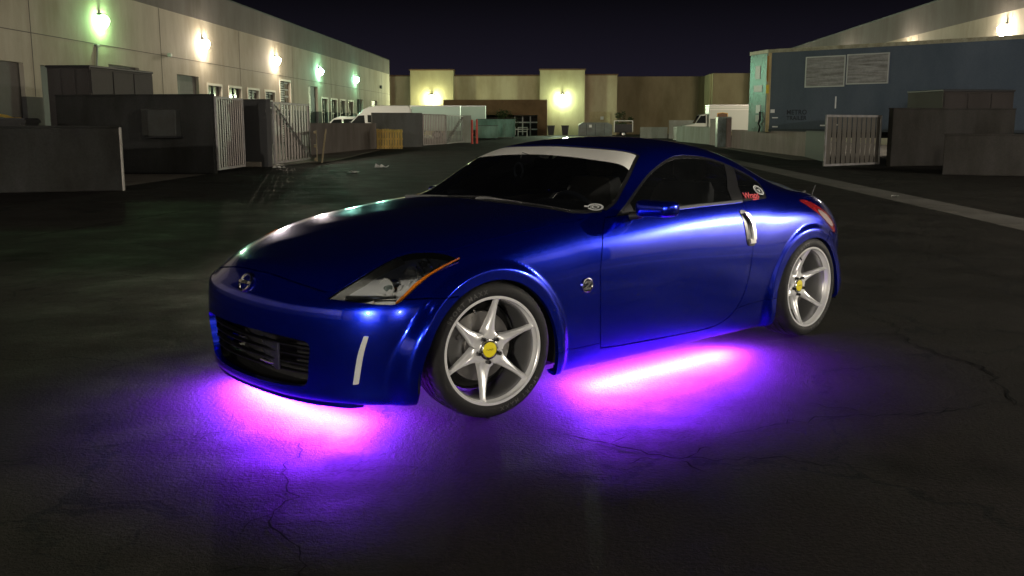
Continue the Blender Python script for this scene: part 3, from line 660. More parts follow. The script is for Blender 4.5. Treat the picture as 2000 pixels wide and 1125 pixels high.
# dumpsters
def dumpster(loc, rz, d, m, label):
    o = empty('dumpster', loc, rz); tag(o, label, 'dumpster')
    a, b, h = d
    V = [(0,.12,.12),(a,.12,.12),(a,b-.05,.12),(0,b-.05,.12),(0,0,h),(a,0,h),(a,b,h),(0,b,h)]
    MB().add(V, [(0,3,2,1),(0,1,5,4),(1,2,6,5),(2,3,7,6),(3,0,4,7)]).build('bin_body', m, o)
    for x in (.0,.33,.66,.97): MB().b2((a*x-.02,-.03,.2), (a*x+.04,.06,h-.02)).build('rib', m, o)
    MB().b2((-.05,-.06,h-.06), (a+.05,-.005,h+.02)).b2((-.05,b+.005,h-.06), (a+.05,b+.06,h+.02)).b2((-.05,0,h-.06), (-.005,b,h+.02)).b2((a+.005,0,h-.06), (a+.05,b,h+.02)).build('rim', m, o)
    MB().b2((-.02,.0,h+.021), (a/2-.01,b,h+.06), .012).build('lid', M_gdark, o); MB().b2((a/2+.01,.0,h+.021), (a+.02,b,h+.06), .012).build('lid', M_gdark, o)
    for x in (.15, a-.15):
        for y in (.2, b-.2): MB().lathe([(0,-.03),(.07,-.03),(.07,.03),(0,.03)], 12, c=(x,y,.07)).build('caster', M_gdark, o)
    return o
M_gbin = weathered('green_bin', (.16,.30,.25), .6, .3, 1.5, .1, 30, streak=1)
dumpster((-3.15,86.5,0), .02, (1.9,1.5,1.15), M_gbin, 'pale green dumpster just right of the red bollards')
dumpster((-3.3,93.0,0), .05, (3.6,1.8,1.75), M_gbin, 'larger green dumpster behind the small green one')
dumpster((-1.5,102.0,0), .0, (1.5,1.3,1.1), weathered('dark_green_bin', (.07,.14,.12), .6, .3, 1.5, .1, 30), 'small dark green bin near the far porch')
o = dumpster((-16.0,23.0,0), .25, (4.3,1.6,1.42), weathered('dark_bin', (.03,.03,.03), .7, .3, 1.5, .1, 30), 'black dumpster behind the low wall at the left edge')
# yellow sheets heaped on it
V = []; F = []; nx, ny = 16, 8
for i in range(nx+1):
    for j in range(ny+1):
        x, y = i/nx, j/ny; hgt_ = .24*math.sin(math.pi*min(1, x*1.1))*(.3+.7*x)*(1-abs(y-.5)*1.6)+.03*noise.noise((x*7, y*5, 1.3)); V.append((1.3*x, 1.0*y, max(0, hgt_)))
for i in range(nx):
    for j in range(ny): F.append((i*(ny+1)+j, (i+1)*(ny+1)+j, (i+1)*(ny+1)+j+1, i*(ny+1)+j+1))
ty = MB().add(V, F).build('yellow_sheeting', mat('yellow_sheet', (.65,.42,.06), .6), None, False); ty.location = (-13.55,24.1,1.485); ty.rotation_euler = (0,0,.25)
tag(ty, 'crumpled yellow sheeting heaped on the black dumpster', 'sheeting')

# vehicles behind the low wall
def tub(profile, width, tumble, m, name, parent, bevel=.05):
    """side profile (x,z) lofted across the width, narrowing towards the roof"""
    zs = [p[1] for p in profile]; z0, z1 = min(zs), max(zs); ks = (-1,-.94,-.8,.8,.94,1); V = []; n = len(profile)
    cx = sum(p[0] for p in profile)/n; cz = (z0+z1)/2
    for k in ks:
        s = {1:.965, .94:.99, .8:1.0}[abs(k)]
        for x, z in profile:
            t = max(0, (z-1.1)/(z1-1.1)); V.append((cx+(x-cx)*s, k*width/2*(1-tumble*t), cz+(z-cz)*s))
    F = [tuple(range(n)), tuple((len(ks)-1)*n+i for i in range(n))]
    for a in range(len(ks)-1):
        for i in range(n): F.append((a*n+i, a*n+(i+1) % n, (a+1)*n+(i+1) % n, (a+1)*n+i))
    return MB().add(V, F).build(name, m, parent, True, math.radians(35))
def road_wheel(parent, x, y, r=.34):
    MB().lathe([(r*.55,.11),(r*.62,.12),(r*.95,.11),(r,.07),(r,-.1)], 28, c=(x,y,r)).build('tyre', M_tyre, parent, True)
    MB().lathe([(0,.07),(r*.3,.085),(r*.5,.06),(r*.58,.115)], 24, c=(x,y,r)).build('rim', M_alu, parent, True)
M_vanw = mat('white_van_paint', (.72,.74,.72), .35, 0, .5, coat=.6)
def van(loc, rz, label, L=5.9, H=2.75):
    o = empty('cargo_van', loc, rz); tag(o, label, 'van')
    prof = [(0,.45),(.02,.85),(.10,1.02),(.75,1.22),(1.0,1.30),(1.75,2.05),(2.15,2.45),(2.6,H-.1),(3.2,H),(L-.25,H),(L-.05,H-.15),(L,1.2),(L,.45),(L-.6,.35),(.5,.35)]
    tub(prof, 2.05, .10, M_vanw, 'body', o)
    for s in (-1, 1):
        y = s*1.005
        tri = [(1.18,1.36),(1.80,1.98),(2.25,2.0),(2.30,1.36)]
        MB().prism(tri, y*.985, y*1.0, 'y').build('side_window', M_wglass, o)
        MB().prism([(2.5,1.36),(2.5,2.02),(3.7,2.02),(3.7,1.36)], y*.975, y*.99, 'y').build('side_window', M_wglass, o)
        MB().prism([(3.85,1.36),(3.85,2.02),(5.2,2.02),(5.2,1.36)], y*.975, y*.99, 'y').build('side_window', M_wglass, o)
        MB().box((1.15,s*1.16,1.40), (.12,.20,.30), 0, .03).build('mirror', M_black, o)
        MB().box((2.42,s*1.02,1.15), (.16,.03,.04), 0, .01).build('door_handle', M_black, o)
        MB().box((.22,s*.80,.92), (.30,.28,.20), .2*s, .05).build('headlight', mat('lamp_clear', (.6,.62,.6), .2, .3), o)
        MB().b2((.3,s*1.015,.55), (L-.2,s*1.03,.68), .01).build('rub_strip', M_black, o)
        for x in (.95, L-1.15): road_wheel(o, x, s*.90)
    ws = MB().add([(1.02,-.85,1.34),(1.02,.85,1.34),(1.78,.78,2.10),(1.78,-.78,2.10)], [(0,1,2,3)]); ws.v = [(x-.012, y, z+.012) for x, y, z in ws.v]; ws.build('windshield', M_wglass, o)
    return o
van((-13.75,78.0,0), 0.03, 'white high-roof cargo van parked behind the low wall')
def box_truck(loc, rz, label, L=6.2, H=2.95, m=M_vanw, stripes=False):
    o = empty('box_truck', loc, rz); tag(o, label, 'truck')
    tub([(0,.5),(0,1.05),(.15,1.2),(.95,1.35),(1.35,2.05),(1.9,2.15),(1.95,.5)], 1.95, .08, m, 'cab', o)
    MB().b2((2.0,-1.12,.75), (2.0+L,1.12,H), .04).build('cargo_box', m, o)
    MB().b2((1.98,-1.14,H-.06), (2.02+L,1.14,H+.05), .02).build('roof_rail', mat('trim_alu', (.55,.55,.55), .35, .6), o)
    for s in (-1, 1):
        MB().prism([(1.0,1.40),(1.38,1.98),(1.75,2.0),(1.78,1.40)], s*.94, s*.955, 'y').build('side_window', M_wglass, o)
        for x in (.75, L): road_wheel(o, x, s*.92, .40)
        MB().box((.2,s*.75,.95), (.25,.3,.2), 0, .04).build('headlight', mat('lamp_clear', (.6,.62,.6), .2, .3), o)
    MB().add([(.93,-.8,1.37),(.93,.8,1.37),(1.31,.74,2.02),(1.31,-.74,2.02)], [(0,1,2,3)]).build('windshield', M_wglass, o)
    return o
box_truck((-12.4,86.5,0), .02, 'pale green-white box truck behind the white van', 5.9, 2.86, mat('mint_truck', (.50,.62,.56), .4))
box_truck((-10.6,98.0,0), .0, 'second box truck farther back with a rounded roof edge', 6.0, 3.05, mat('mint_truck2', (.42,.52,.46), .45))
o = empty('compact_van', (-16.0,81.0,0), 0.03); tag(o, 'small white van left of the high-roof van', 'van')
tub([(0,.5),(.05,.95),(.9,1.15),(1.5,1.75),(2.0,1.95),(4.2,1.95),(4.35,1.1),(4.3,.5),(3.8,.38),(.5,.38)], 1.8, .12, M_vanw, 'body', o)
for s in (-1, 1):
    MB().prism([(1.15,1.22),(1.58,1.68),(2.2,1.72),(2.2,1.22)], s*.875, s*.895, 'y').build('side_window', M_wglass, o)
    MB().prism([(2.35,1.22),(2.35,1.72),(3.5,1.72),(3.5,1.22)], s*.868, s*.888, 'y').build('side_window', M_wglass, o)
    for x in (.85,3.5): road_wheel(o, x, s*.80, .32)
# delivery truck on the right
dt = box_truck((15.9,79.0,0), -.05, 'white parcel delivery truck with a brown and gold shield', 5.0, 2.80, mat('delivery_white', (.62,.66,.60), .4))
dt.rotation_euler.z = math.pi-.05+math.pi; dt.location = (13.7,80.0,0)
for z in (2.62,2.42): MB().b2((2.02,-1.135,z), (7.0,-1.123,z+.07)).build('stripe', mat('stripe_white', (.85,.86,.82), .4), dt)
sh = [(-.42,.40),(0,.46),(.42,.40),(.42,-.10),(.30,-.32),(0,-.48),(-.30,-.32),(-.42,-.10)]
sd_ = MB().prism([(x+3.05, z+1.78) for x, z in sh], -1.135, -1.123, 'y').build('shield_logo', mat('shield_gold', (.75,.45,.05), .5), dt)
MB().prism([(x*.9+3.05, z*.9+1.78) for x, z in sh], -1.141, -1.136, 'y').build('shield_field', mat('shield_brown', (.12,.055,.02), .5), dt)
V, F = text_mesh('ups', .46, 0, 0, .95, .008); MB().add([(v[0]+3.05, -1.143, v[1]+1.80) for v in V], F).build('lettering', mat('shield_gold', (.75,.45,.05), .5), dt, fix=False)

# switchgear cabinet, bins and white barriers in front of the far building
sg = empty('switchgear_cabinet', W(U(1127),112.0), -YAW); tag(sg, 'rounded grey switchgear cabinet below the right ochre tower', 'cabinet')
MB().prism([(0,0),(0,1.2),(.5,1.5),(3.3,1.5),(3.8,1.2),(3.8,0)], 0, 1.4, 'y').build('cabinet_body', weathered('switchgear_grey', (.22,.25,.25), .5, .2, 1, .05, 30), sg)
for x in (.9,1.9,2.9): MB().b2((x-.02,-.02,.1), (x+.02,-.001,1.35)).build('door_seam', M_gdark, sg)
MB().b2((1.2,-.03,.95), (1.5,-.004,1.25)).build('warning_sign', M_refl, sg)
for i, px in enumerate((1078,1103)):
    b = empty('wheelie_bin', W(U(px),111), -YAW); tag(b, ['dark wheelie bin below the right ochre tower, left one of two', 'dark wheelie bin below the right ochre tower, right one of two'][i], 'bin', 'far wheelie bins')
    MB().add([(-.30,-.3,.1),(.30,-.3,.1),(.30,.3,.1),(-.30,.3,.1),(-.42,-.4,1.1),(.42,-.4,1.1),(.42,.4,1.1),(-.42,.4,1.1)], [(0,3,2,1),(4,5,6,7),(0,1,5,4),(1,2,6,5),(2,3,7,6),(3,0,4,7)]).build('bin_body', M_gdark, b)
    MB().b2((-.46,-.44,1.101), (.46,.44,1.18), .02).build('lid', M_gdark, b)
for i, px in enumerate((985,1022)):
    b = empty('barrier', W(U(px)*.92,110), -YAW); tag(b, ['white tube barrier in front of the brown porch, left one', 'white tube barrier in front of the window grid, right one'][i], 'barrier')
    MB().tube([(-.5,0,0),(-.5,0,.95),(.5,0,.95),(.5,0,0)], .05, 8).build('barrier_frame', mat('white_frame', (.75,.75,.72), .5), b)
    MB().tube([(-.5,0,.5),(.5,0,.5)], .04, 8).build('barrier_rail', mat('white_frame', (.75,.75,.72), .5), b)
o = empty('open_trailer', W(U(1218)*.85,105), -YAW); tag(o, 'small open utility trailer in the dark recess of the far building', 'trailer')
MB().b2((-.9,-.7,.45), (.9,.7,.55)).b2((-.9,-.72,.55), (.9,-.68,1.3)).build('bed', M_gdark, o)
MB().b2((-1.0,-.8,.5), (-.92,-.72,1.7)).b2((.92,-.8,.5), (1.0,-.72,1.7)).b2((-1.0,-.8,1.62), (1.0,-.72,1.7)).build('frame', mat('white_frame', (.75,.75,.72), .5), o)
for y in (-.75,.75): road_wheel(o, 0, y, .32)

# trees: trunk, limbs, leaf faces
def tree(loc, h, r, n, label, seed, name='tree'):
    R = random.Random(seed); o = empty(name, loc); tag(o, label, 'tree', 'trees by the far building')
    tk = MB().tube([(0,0,0),(.05,0,h*.25),(0,.05,h*.55),(.03,0,h*.85)], [.11,.09,.06,.02], 8); tips = []
    for k in range(9):
        a = R.uniform(0, 6.28); z = h*R.uniform(.2,.7); l = r*R.uniform(.5,.95); e = (l*math.cos(a), l*math.sin(a), z+l*R.uniform(.2,.7)); tips.append(e); tk.tube([(0,0,z),(e[0]*.5,e[1]*.5,z+(e[2]-z)*.4),e], [.04,.025,.01], 5)
    tk.build('trunk', mat('bark', (.07,.05,.035), .9), o)
    V = []; F = []
    cl = [(R.choice(tips), r*R.uniform(.25,.5)) for _ in range(16)]+[((0,0,h*.8), r*.5)]
    for _ in range(n):
        (cx, cy, cz), cr = R.choice(cl); d = Vector((R.gauss(0,1), R.gauss(0,1), R.gauss(0,1))).normalized()*cr*R.uniform(.3,1)**.5
        p = Vector((cx,cy,cz))+d; s = R.uniform(.06,.13); a = Vector((R.gauss(0,1), R.gauss(0,1), R.gauss(0,1))).normalized(); b = a.orthogonal().normalized(); c = a.cross(b); i = len(V)
        V += [p-b*s, p+c*s*.5, p+b*s, p-c*s*.5]; F.append((i, i+1, i+2, i+3))
    MB().add(V, F).build('crown', weathered('leaf_green', (.055,.085,.03), .6, .4, 2, .05, 20), o, fix=False)
    return o
tree(W(U(992)*.93,113), 2.7, 1.5, 1500, 'dark bushy tree in front of the brown porch', 3)
tree(W(U(1215)*.95,115), 3.0, 1.0, 900, 'thin dark tree at the corner of the far recess', 5)

# litter
def scrap(loc, s, label, seed, m):
    R = random.Random(seed); V = []; F = []; n = 5
    for i in range(n+1):
        for j in range(n+1): V.append((s*(i/n-.5), s*.7*(j/n-.5), .006+abs(R.gauss(0,.16))*s*.5))
    for i in range(n):
        for j in range(n): F.append((i*(n+1)+j, (i+1)*(n+1)+j, (i+1)*(n+1)+j+1, i*(n+1)+j+1))
    o = MB().add(V, F).build('paper_scrap', m, None, loc=loc, rot=(0,0,R.uniform(0,3))); return tag(o, label, 'litter', 'litter on the asphalt')
M_paper = mat('paper', (.65,.64,.60), .8)
scrap((-4.38,27.2,.004), .32, 'white scrap of paper on the asphalt in front of the yellow pallet', 1, M_paper)
scrap((-4.05,30.4,.004), .42, 'long pale scrap of paper farther out on the asphalt', 2, M_paper)
scrap((-7.15,30.2,.004), .34, 'crumpled white litter at the foot of the braced gate', 4, M_paper)
scrap((7.0,17.9,.03), .16, 'small white scrap of paper on the concrete gutter', 6, M_paper)
# ------------------------------------------------------------------ coupe: master surface
XF, XR = 0.05, -2.75
AX_F, AX_R, WZ = 0.0, -2.65, 0.322          # axle positions, hub height
ARCH = ((0.008, .25, .402), (-2.648, .246, .390))     # wheel-arch circles: x, z, radius (the car sits low over its wheels)
def pchip(xk, yk, x):
    xk = np.asarray(xk, float); yk = np.asarray(yk, float)
    h = np.diff(xk); d = np.diff(yk) / h; n = len(xk)
    m = np.zeros(n)
    for i in range(1, n - 1):
        if d[i-1] * d[i] > 0:
            w1 = 2*h[i] + h[i-1]; w2 = h[i] + 2*h[i-1]
            m[i] = (w1 + w2) / (w1/d[i-1] + w2/d[i])
    m[0] = d[0]; m[-1] = d[-1]
    i = np.clip(np.searchsorted(xk, x) - 1, 0, n - 2)
    t = (x - xk[i]) / h[i]
    return ((1+2*t)*(1-t)**2*yk[i] + t*(1-t)**2*h[i]*m[i] + t*t*(3-2*t)*yk[i+1] + t*t*(t-1)*h[i]*m[i+1])
def cspline(xk, yk, x):
    xk = np.asarray(xk, float); yk = np.asarray(yk, float); n = len(xk); h = np.diff(xk)
    A = np.eye(n); b = np.zeros(n)
    for i in range(1, n - 1):
        A[i, i-1] = h[i-1]; A[i, i] = 2*(h[i-1]+h[i]); A[i, i+1] = h[i]
        b[i] = 6*((yk[i+1]-yk[i])/h[i] - (yk[i]-yk[i-1])/h[i-1])
    M = np.linalg.solve(A, b)
    i = np.clip(np.searchsorted(xk, x) - 1, 0, n - 2)
    a = (xk[i+1]-x)/h[i]; c = (x-xk[i])/h[i]
    return a*yk[i] + c*yk[i+1] + ((a**3-a)*M[i] + (c**3-c)*M[i+1])*h[i]**2/6
def gsm(arr, sig, axis=0):
    r = int(3*sig)+1; k = np.exp(-.5*(np.arange(-r, r+1)/sig)**2); k /= k.sum()
    arr = np.moveaxis(arr, axis, 0)
    pad = np.concatenate([arr[r:0:-1], arr, arr[-2:-r-2:-1]], 0)
    out = sum(k[j]*pad[j:j+len(arr)] for j in range(2*r+1))
    return np.moveaxis(out, 0, axis)
def sstep(a, b, x):
    t = np.clip((x-a)/(b-a), 0, 1); return t*t*(3-2*t)

F_OUT = [(.795,0),(.79,.15),(.772,.30),(.735,.45),(.675,.58),(.59,.695),(.48,.787),(.35,.845),(.2,.87),(.05,.875)]
R_OUT = [(-2.75,.88),(-2.93,.862),(-3.10,.81),(-3.24,.725),(-3.345,.59),(-3.41,.40),(-3.44,.2),(-3.445,0)]
FPHI = [0,20,40,55,70,90]
F_R = dict(k0=[.80,.80,.80,.82,.86,.86], k1=[.945,.95,.955,.96,.965,.965], k2=[.975,.975,.98,.98,.98,.975],
  k3=[.993,.993,.993,.993,.99,.985], k4=[1,1,1,1,1,.995], k5=[.99,.99,.988,.985,.98,.985],
  k5b=[.965,.965,.958,.955,.955,.955], k6=[.93,.93,.915,.905,.90,.885], k7=[.85,.845,.83,.82,.79,.755],
  k8=[.68,.68,.67,.66,.63,.595], k9=[.46,.46,.45,.45,.43,.41], k10=[.22,.22,.22,.215,.21,.206])
F_Z = dict(k0=[.15,.15,.15,.15,.15,.16], k1=[.135,.135,.135,.132,.135,.145], k2=[.19,.19,.19,.19,.20,.22],
  k3=[.32,.32,.32,.32,.33,.35], k4=[.45,.45,.455,.46,.475,.50], k5=[.545,.548,.562,.578,.60,.63],
  k5b=[.586,.586,.590,.602,.635,.71], k6=[.618,.619,.622,.638,.688,.775], k7=[.686,.685,.682,.695,.742,.823],
  k8=[.734,.736,.744,.76,.797,.843], k9=[.787,.788,.794,.806,.829,.855], k10=[.832,.833,.837,.843,.851,.862])
MX = [.05,-.25,-.5,-.72,-.9,-1.1,-1.35,-1.7,-2.05,-2.35,-2.6,-2.75]
M_Y = dict(
 k0=[.75]*12,
 k1=[.845,.84,.83,.82,.815,.815,.815,.815,.82,.83,.84,.845],
 k2=[.853,.855,.852,.848,.845,.845,.845,.848,.855,.865,.87,.872],
 k3=[.862,.865,.864,.861,.86,.86,.86,.864,.872,.88,.883,.882],
 k4=[.87,.872,.873,.873,.873,.873,.873,.876,.88,.885,.886,.885],
 k5=[.862,.868,.874,.876,.877,.877,.877,.878,.88,.882,.88,.878],
 k5b=[.836,.845,.854,.857,.858,.858,.858,.857,.855,.853,.846,.84],
 k6=[.774,.785,.797,.803,.807,.808,.81,.81,.806,.794,.772,.752],
 k7=[.66,.675,.70,.745,.775,.765,.75,.742,.737,.723,.70,.68],
 k8=[.52,.55,.59,.665,.72,.69,.66,.645,.64,.642,.635,.61],
 k9=[.36,.40,.46,.57,.645,.62,.582,.56,.55,.545,.53,.51],
 k10=[.18,.21,.26,.35,.42,.40,.36,.335,.325,.32,.31,.30], k11=[0]*12)
M_Z = dict(
 k0=[.16]*12,
 k1=[.145,.14,.135,.13,.125,.122,.12,.117,.115,.12,.14,.16],
 k2=[.22,.22,.22,.22,.22,.22,.22,.22,.22,.225,.235,.245],
 k3=[.35,.35,.35,.35,.35,.35,.35,.35,.355,.36,.375,.385],
 k4=[.50,.50,.50,.50,.50,.50,.50,.50,.50,.505,.51,.515],
 k5=[.63,.632,.635,.638,.64,.64,.64,.64,.642,.645,.648,.65],
 k5b=[.71,.745,.76,.768,.773,.776,.78,.782,.785,.787,.787,.785],
 k6=[.775,.83,.86,.873,.881,.886,.889,.891,.893,.895,.897,.897],
 k7=[.823,.863,.89,.905,.93,.955,.97,.98,.977,.955,.93,.918],
 k8=[.843,.883,.906,.918,.95,1.033,1.095,1.117,1.083,1.012,.957,.932],
 k9=[.855,.893,.918,.933,.985,1.105,1.182,1.204,1.164,1.085,.997,.955],
 k10=[.862,.90,.928,.95,1.028,1.15,1.228,1.252,1.217,1.145,1.062,1.012],
 k11=[.866,.905,.934,.967,1.05,1.165,1.24,1.266,1.234,1.165,1.083,1.032])
RPHI = [0,20,40,60,75,90]
R_R = dict(k0=[.86,.86,.85,.85,.85,.85], k1=[.955,.955,.95,.945,.94,.94], k2=[.985,.985,.985,.98,.98,.98], k3=[.997,.997,.997,.995,.995,.995],
  k4=[1,1,1,1,1,1], k5=[.992,.992,.992,.992,.992,.992], k5b=[.949,.935,.935,.955,.972,.972], k6=[.85,.83,.835,.875,.92,.93],
  k7=[.77,.745,.755,.815,.88,.90], k8=[.69,.665,.67,.71,.77,.79], k9=[.576,.575,.57,.565,.56,.56], k10=[.34,.33,.31,.29,.28,.28])
R_Z = dict(k0=[.18,.22,.26,.28,.29,.29], k1=[.16,.2,.24,.26,.27,.27], k2=[.245,.28,.31,.33,.34,.34], k3=[.385,.40,.42,.43,.43,.43],
  k4=[.515,.525,.54,.55,.55,.55], k5=[.65,.655,.66,.67,.67,.67], k5b=[.785,.778,.77,.77,.77,.77], k6=[.897,.865,.838,.825,.82,.82],
  k7=[.918,.89,.867,.857,.855,.855], k8=[.932,.908,.884,.872,.868,.868], k9=[.955,.94,.918,.905,.90,.90], k10=[1.012,1.0,.982,.97,.965,.963])
KS = ['k0','k1','k2','k3','k4','k5','k5b','k6','k7','k8','k9','k10','k11']
def master(NF=96, NM=290, NR=80, NV=150):
    ph = np.linspace(0, 90, NF+1); xm = np.linspace(XF, XR, NM+1); ps = np.linspace(0, 90, NR+1)
    fo = np.array(F_OUT); fa = np.degrees(np.arctan2(fo[:,1], fo[:,0]-XF)); fs = np.hypot(fo[:,0]-XF, fo[:,1])
    sf = cspline(fa, fs, ph)
    ro = np.array(R_OUT); ra = np.degrees(np.arctan2(XR-ro[:,0], ro[:,1])); rs = np.hypot(XR-ro[:,0], ro[:,1])
    sr = cspline(ra, rs, ps)
    S = []; Z = []
    for k in KS:
        my = pchip(-np.array(MX), M_Y[k], -xm); mz = pchip(-np.array(MX), M_Z[k], -xm)
        if k == 'k11':
            s = np.concatenate([np.zeros(NF), my*0, np.zeros(NR)])
            z = np.concatenate([np.full(NF, mz[0]), mz, np.full(NR, mz[-1])])
        else:
            f_s = pchip(FPHI, F_R[k], ph)*sf; f_z = pchip(FPHI, F_Z[k], ph)
            r_s = pchip(RPHI, R_R[k], ps)*sr; r_z = pchip(RPHI, R_Z[k], ps)
            s = np.concatenate([f_s[:-1], my, r_s[1:]]); z = np.concatenate([f_z[:-1], mz, r_z[1:]])
        if k != 'k11':
            s = gsm(s, 9); z = gsm(z, 9)
        else: 
            zz = gsm(mz, 7); 
            z = np.concatenate([np.full(NF, zz[0]), zz, np.full(NR, zz[-1])])
        S.append(s); Z.append(z)
    S = np.array(S).T; Z = np.array(Z).T            # (nu, nk)
    nu = S.shape[0]
    # fixed common parameter along the profile
    dl = np.hypot(np.diff(S, axis=1), np.diff(Z, axis=1)).mean(0)**.5
    tk = np.concatenate([[0], np.cumsum(dl)]); 
    L = np.hypot(np.diff(S, axis=1), np.diff(Z, axis=1)).mean(0)
    lk = np.concatenate([[0], np.cumsum(L)]); lv = np.linspace(0, lk[-1], NV)
    tv = np.interp(lv, lk, tk)
    SS = np.array([cspline(tk, S[i], tv) for i in range(nu)]); ZZ = np.array([cspline(tk, Z[i], tv) for i in range(nu)])
    SS = gsm(SS, 2.0, 1)*1.0; Z2 = gsm(ZZ, 2.0, 1)
    SS[:, -1] = 0; Z2[:, 0] = ZZ[:, 0]
    # plan directions
    ang = np.concatenate([ph[:-1], np.full(NM+1, 90.), 90+ps[1:]])
    px = np.concatenate([np.full(NF, XF), xm, np.full(NR, XR)])
    ca, sa = np.cos(np.radians(ang)), np.sin(np.radians(ang))
    X = px[:,None] + SS*ca[:,None]; Y = SS*sa[:,None]
    P = np.stack([X, Y, Z2], -1)
    for pole, mz in ((XF, .25), (XR, .2)):        # even polynomial through the flat zone round each fan pole
        d = np.hypot(P[...,0]-pole, P[...,1]); m = (d < .62) & (P[...,2] > .55)
        if pole == XF: m &= P[...,0] > -.42
        q = P[m]; A_ = lambda q: np.stack([(q[:,0]-pole)**i*q[:,1]**(2*j) for i in range(5) for j in range(3) if i+2*j < 6], 1)
        wt = np.exp(-((d[m]-.34)/.16)**2)[:,None]
        co = np.linalg.lstsq(A_(q)*wt, q[:,2:3]*wt, rcond=None)[0]
        w = (1-sstep(.22, .50, d[m])); q[:,2] += w*((A_(q)@co)[:,0]-q[:,2]); P[m] = q
    P = flare(P)
    return P
FLARE_Y = (.888, .897)
def flare(P):
    for (ax, az, Rf), yl in zip(ARCH, FLARE_Y):
        dx = P[...,0]-ax; dz = P[...,2]-az
        rho = np.hypot(dx, dz)
        w = 1-sstep(Rf+.043, Rf+.10, rho)
        w2 = (1-sstep(Rf+.05, Rf+.33, rho))*.25*sstep(.03, .33, dz)
        side = sstep(.45, .62, P[...,1])
        up = sstep(-.26, .0, dz)
        if ax < -1: yl = yl - .035*sstep(.05, .42, -dx)
        tgt = np.clip(yl - P[...,1], 0, .06)
        P[...,1] += tgt*np.maximum(w, w2)*side*up
    return P
# ------------------------------------------------------------------ coupe: panels
def grid_tm(G):
    nu, nv = G.shape[:2]; idx = np.arange(nu*nv).reshape(nu, nv)
    a, b, c, d = idx[:-1,:-1].ravel(), idx[1:,:-1].ravel(), idx[1:,1:].ravel(), idx[:-1,1:].ravel()
    T = np.concatenate([np.stack([a, b, c], 1), np.stack([a, c, d], 1)])
    P = G.reshape(-1,3)
    ar = np.linalg.norm(np.cross(P[T[:,1]]-P[T[:,0]], P[T[:,2]]-P[T[:,0]]), axis=1); T = T[ar > 1e-9]
    fn = np.cross(P[T[:,1]]-P[T[:,0]], P[T[:,2]]-P[T[:,0]]); N = np.zeros_like(P)
    for k in range(3): np.add.at(N, T[:,k], fn)
    N = N.reshape(nu, nv, 3)
    # symmetric normals on the centre plane; one normal on the pole fans
    N[0,:,1] = 0; N[-1,:,1] = 0
    q = N[:, -1].copy(); q[:,1] = 0
    NF_, NR_ = 96, 80
    q[:NF_+1] = q[:NF_+1].sum(0); q[-NR_-1:] = q[-NR_-1:].sum(0); N[:, -1] = q
    N = N.reshape(-1,3); N /= np.linalg.norm(N, axis=1, keepdims=True)+1e-12
    return TM(P, N, T)
H = grid_tm(master())
SV = lambda P: P[:, [0,2]]     # side view
TV = lambda P: P[:, [0,1]]     # top view
FV = lambda P: P[:, [1,2]]     # front view
G_ = .0030                      # half panel gap
DOOR = rounded([(-.80,.874,'c'),(-.741,.79),(-.70,.643),(-.705,.50),(-.735,.25),(-.79,.214),(-1.184,.198),(-1.64,.190),(-1.822,.226),(-1.924,.312),(-1.977,.427),(-2.004,.577),(-2.012,.651),(-2.003,.755),(-1.99,.835),(-1.995,.8915,'c'),(-1.6,.889),(-1.2,.884)])
DLO = rounded([(-.885,.879,'c'),(-1.02,.945),(-1.155,1.008),(-1.312,1.08),(-1.497,1.141),(-1.658,1.163),(-1.859,1.152),(-2.011,1.126),(-2.151,1.087),(-2.27,1.044),(-2.345,1.0),(-2.318,.953),(-2.262,.896,'c'),(-1.99,.8925),(-1.6,.8905),(-1.2,.8855)])
WS = rounded([(-.565,-.02,'c'),(-.575,.25),(-.60,.45),(-.65,.62),(-.72,.72),(-.835,.785,'c'),(-.93,.765),(-1.041,.715),(-1.187,.655),(-1.325,.59,'c'),(-1.285,.46),(-1.262,.28),(-1.258,-.02,'c')])
HOOD = rounded([(.707,-.02,'c'),(.693,.26),(.665,.42),(.638,.507,'c'),(.602,.53),(.52,.556),(.42,.568),(.32,.582),(.245,.62),(.168,.70),(.104,.728),(-.144,.762),(-.326,.777),(-.504,.788),(-.64,.79),(-.66,.775),(-.62,.64),(-.575,.47),(-.55,.27),(-.545,-.02,'c')])
HATCH = rounded([(-1.93,-.02,'c'),(-1.94,.30),(-1.99,.46),(-2.1,.49),(-2.5,.475),(-2.9,.44),(-3.0,.36),(-3.04,.2),(-3.05,-.02,'c')])
HL3 = np.array([(.655,.524,.598),(.605,.544,.631),(.522,.572,.679),(.422,.584,.727),(.32,.597,.764),(.25,.636,.78),(.181,.714,.779),(.141,.809,.764),(.219,.80,.736),(.296,.79,.698),(.366,.79,.658),(.435,.79,.613),(.476,.777,.588),(.545,.717,.586),(.609,.62,.594)])
HLN = np.array([.42,.55,.72]); HLN /= np.linalg.norm(HLN); HE1 = np.cross([0,0,1.], HLN); HE1 /= np.linalg.norm(HE1); HE2 = np.cross(HLN, HE1)
HV = lambda P: np.stack([P@HE1, P@HE2], 1)
_h = [tuple(q) for q in HV(HL3)]
HLP = rounded([_h[0]+('c',)]+_h[1:7]+[_h[7]+('c',)]+_h[8:])
GRILLE = rounded([(-.02,.425,'c'),(.25,.423),(.42,.415),(.478,.395),(.465,.30),(.44,.215),(.36,.196),(.2,.188),(-.02,.185,'c')])
BUMP = [(.22,.603),(.45,.603),(.50,.64),(.55,.78),(1.2,.78),(1.2,-.1),(.22,-.1)]
SKIRT = [(-.30,.26)]+[(-.55,.247),(-.735,.245),(-.79,.2095),(-1.184,.1935),(-1.64,.1855),(-1.75,.20),(-1.90,.275),(-2.0,.287),(-2.10,.291),(-2.4,.305),(-2.4,0),(-.30,0)]
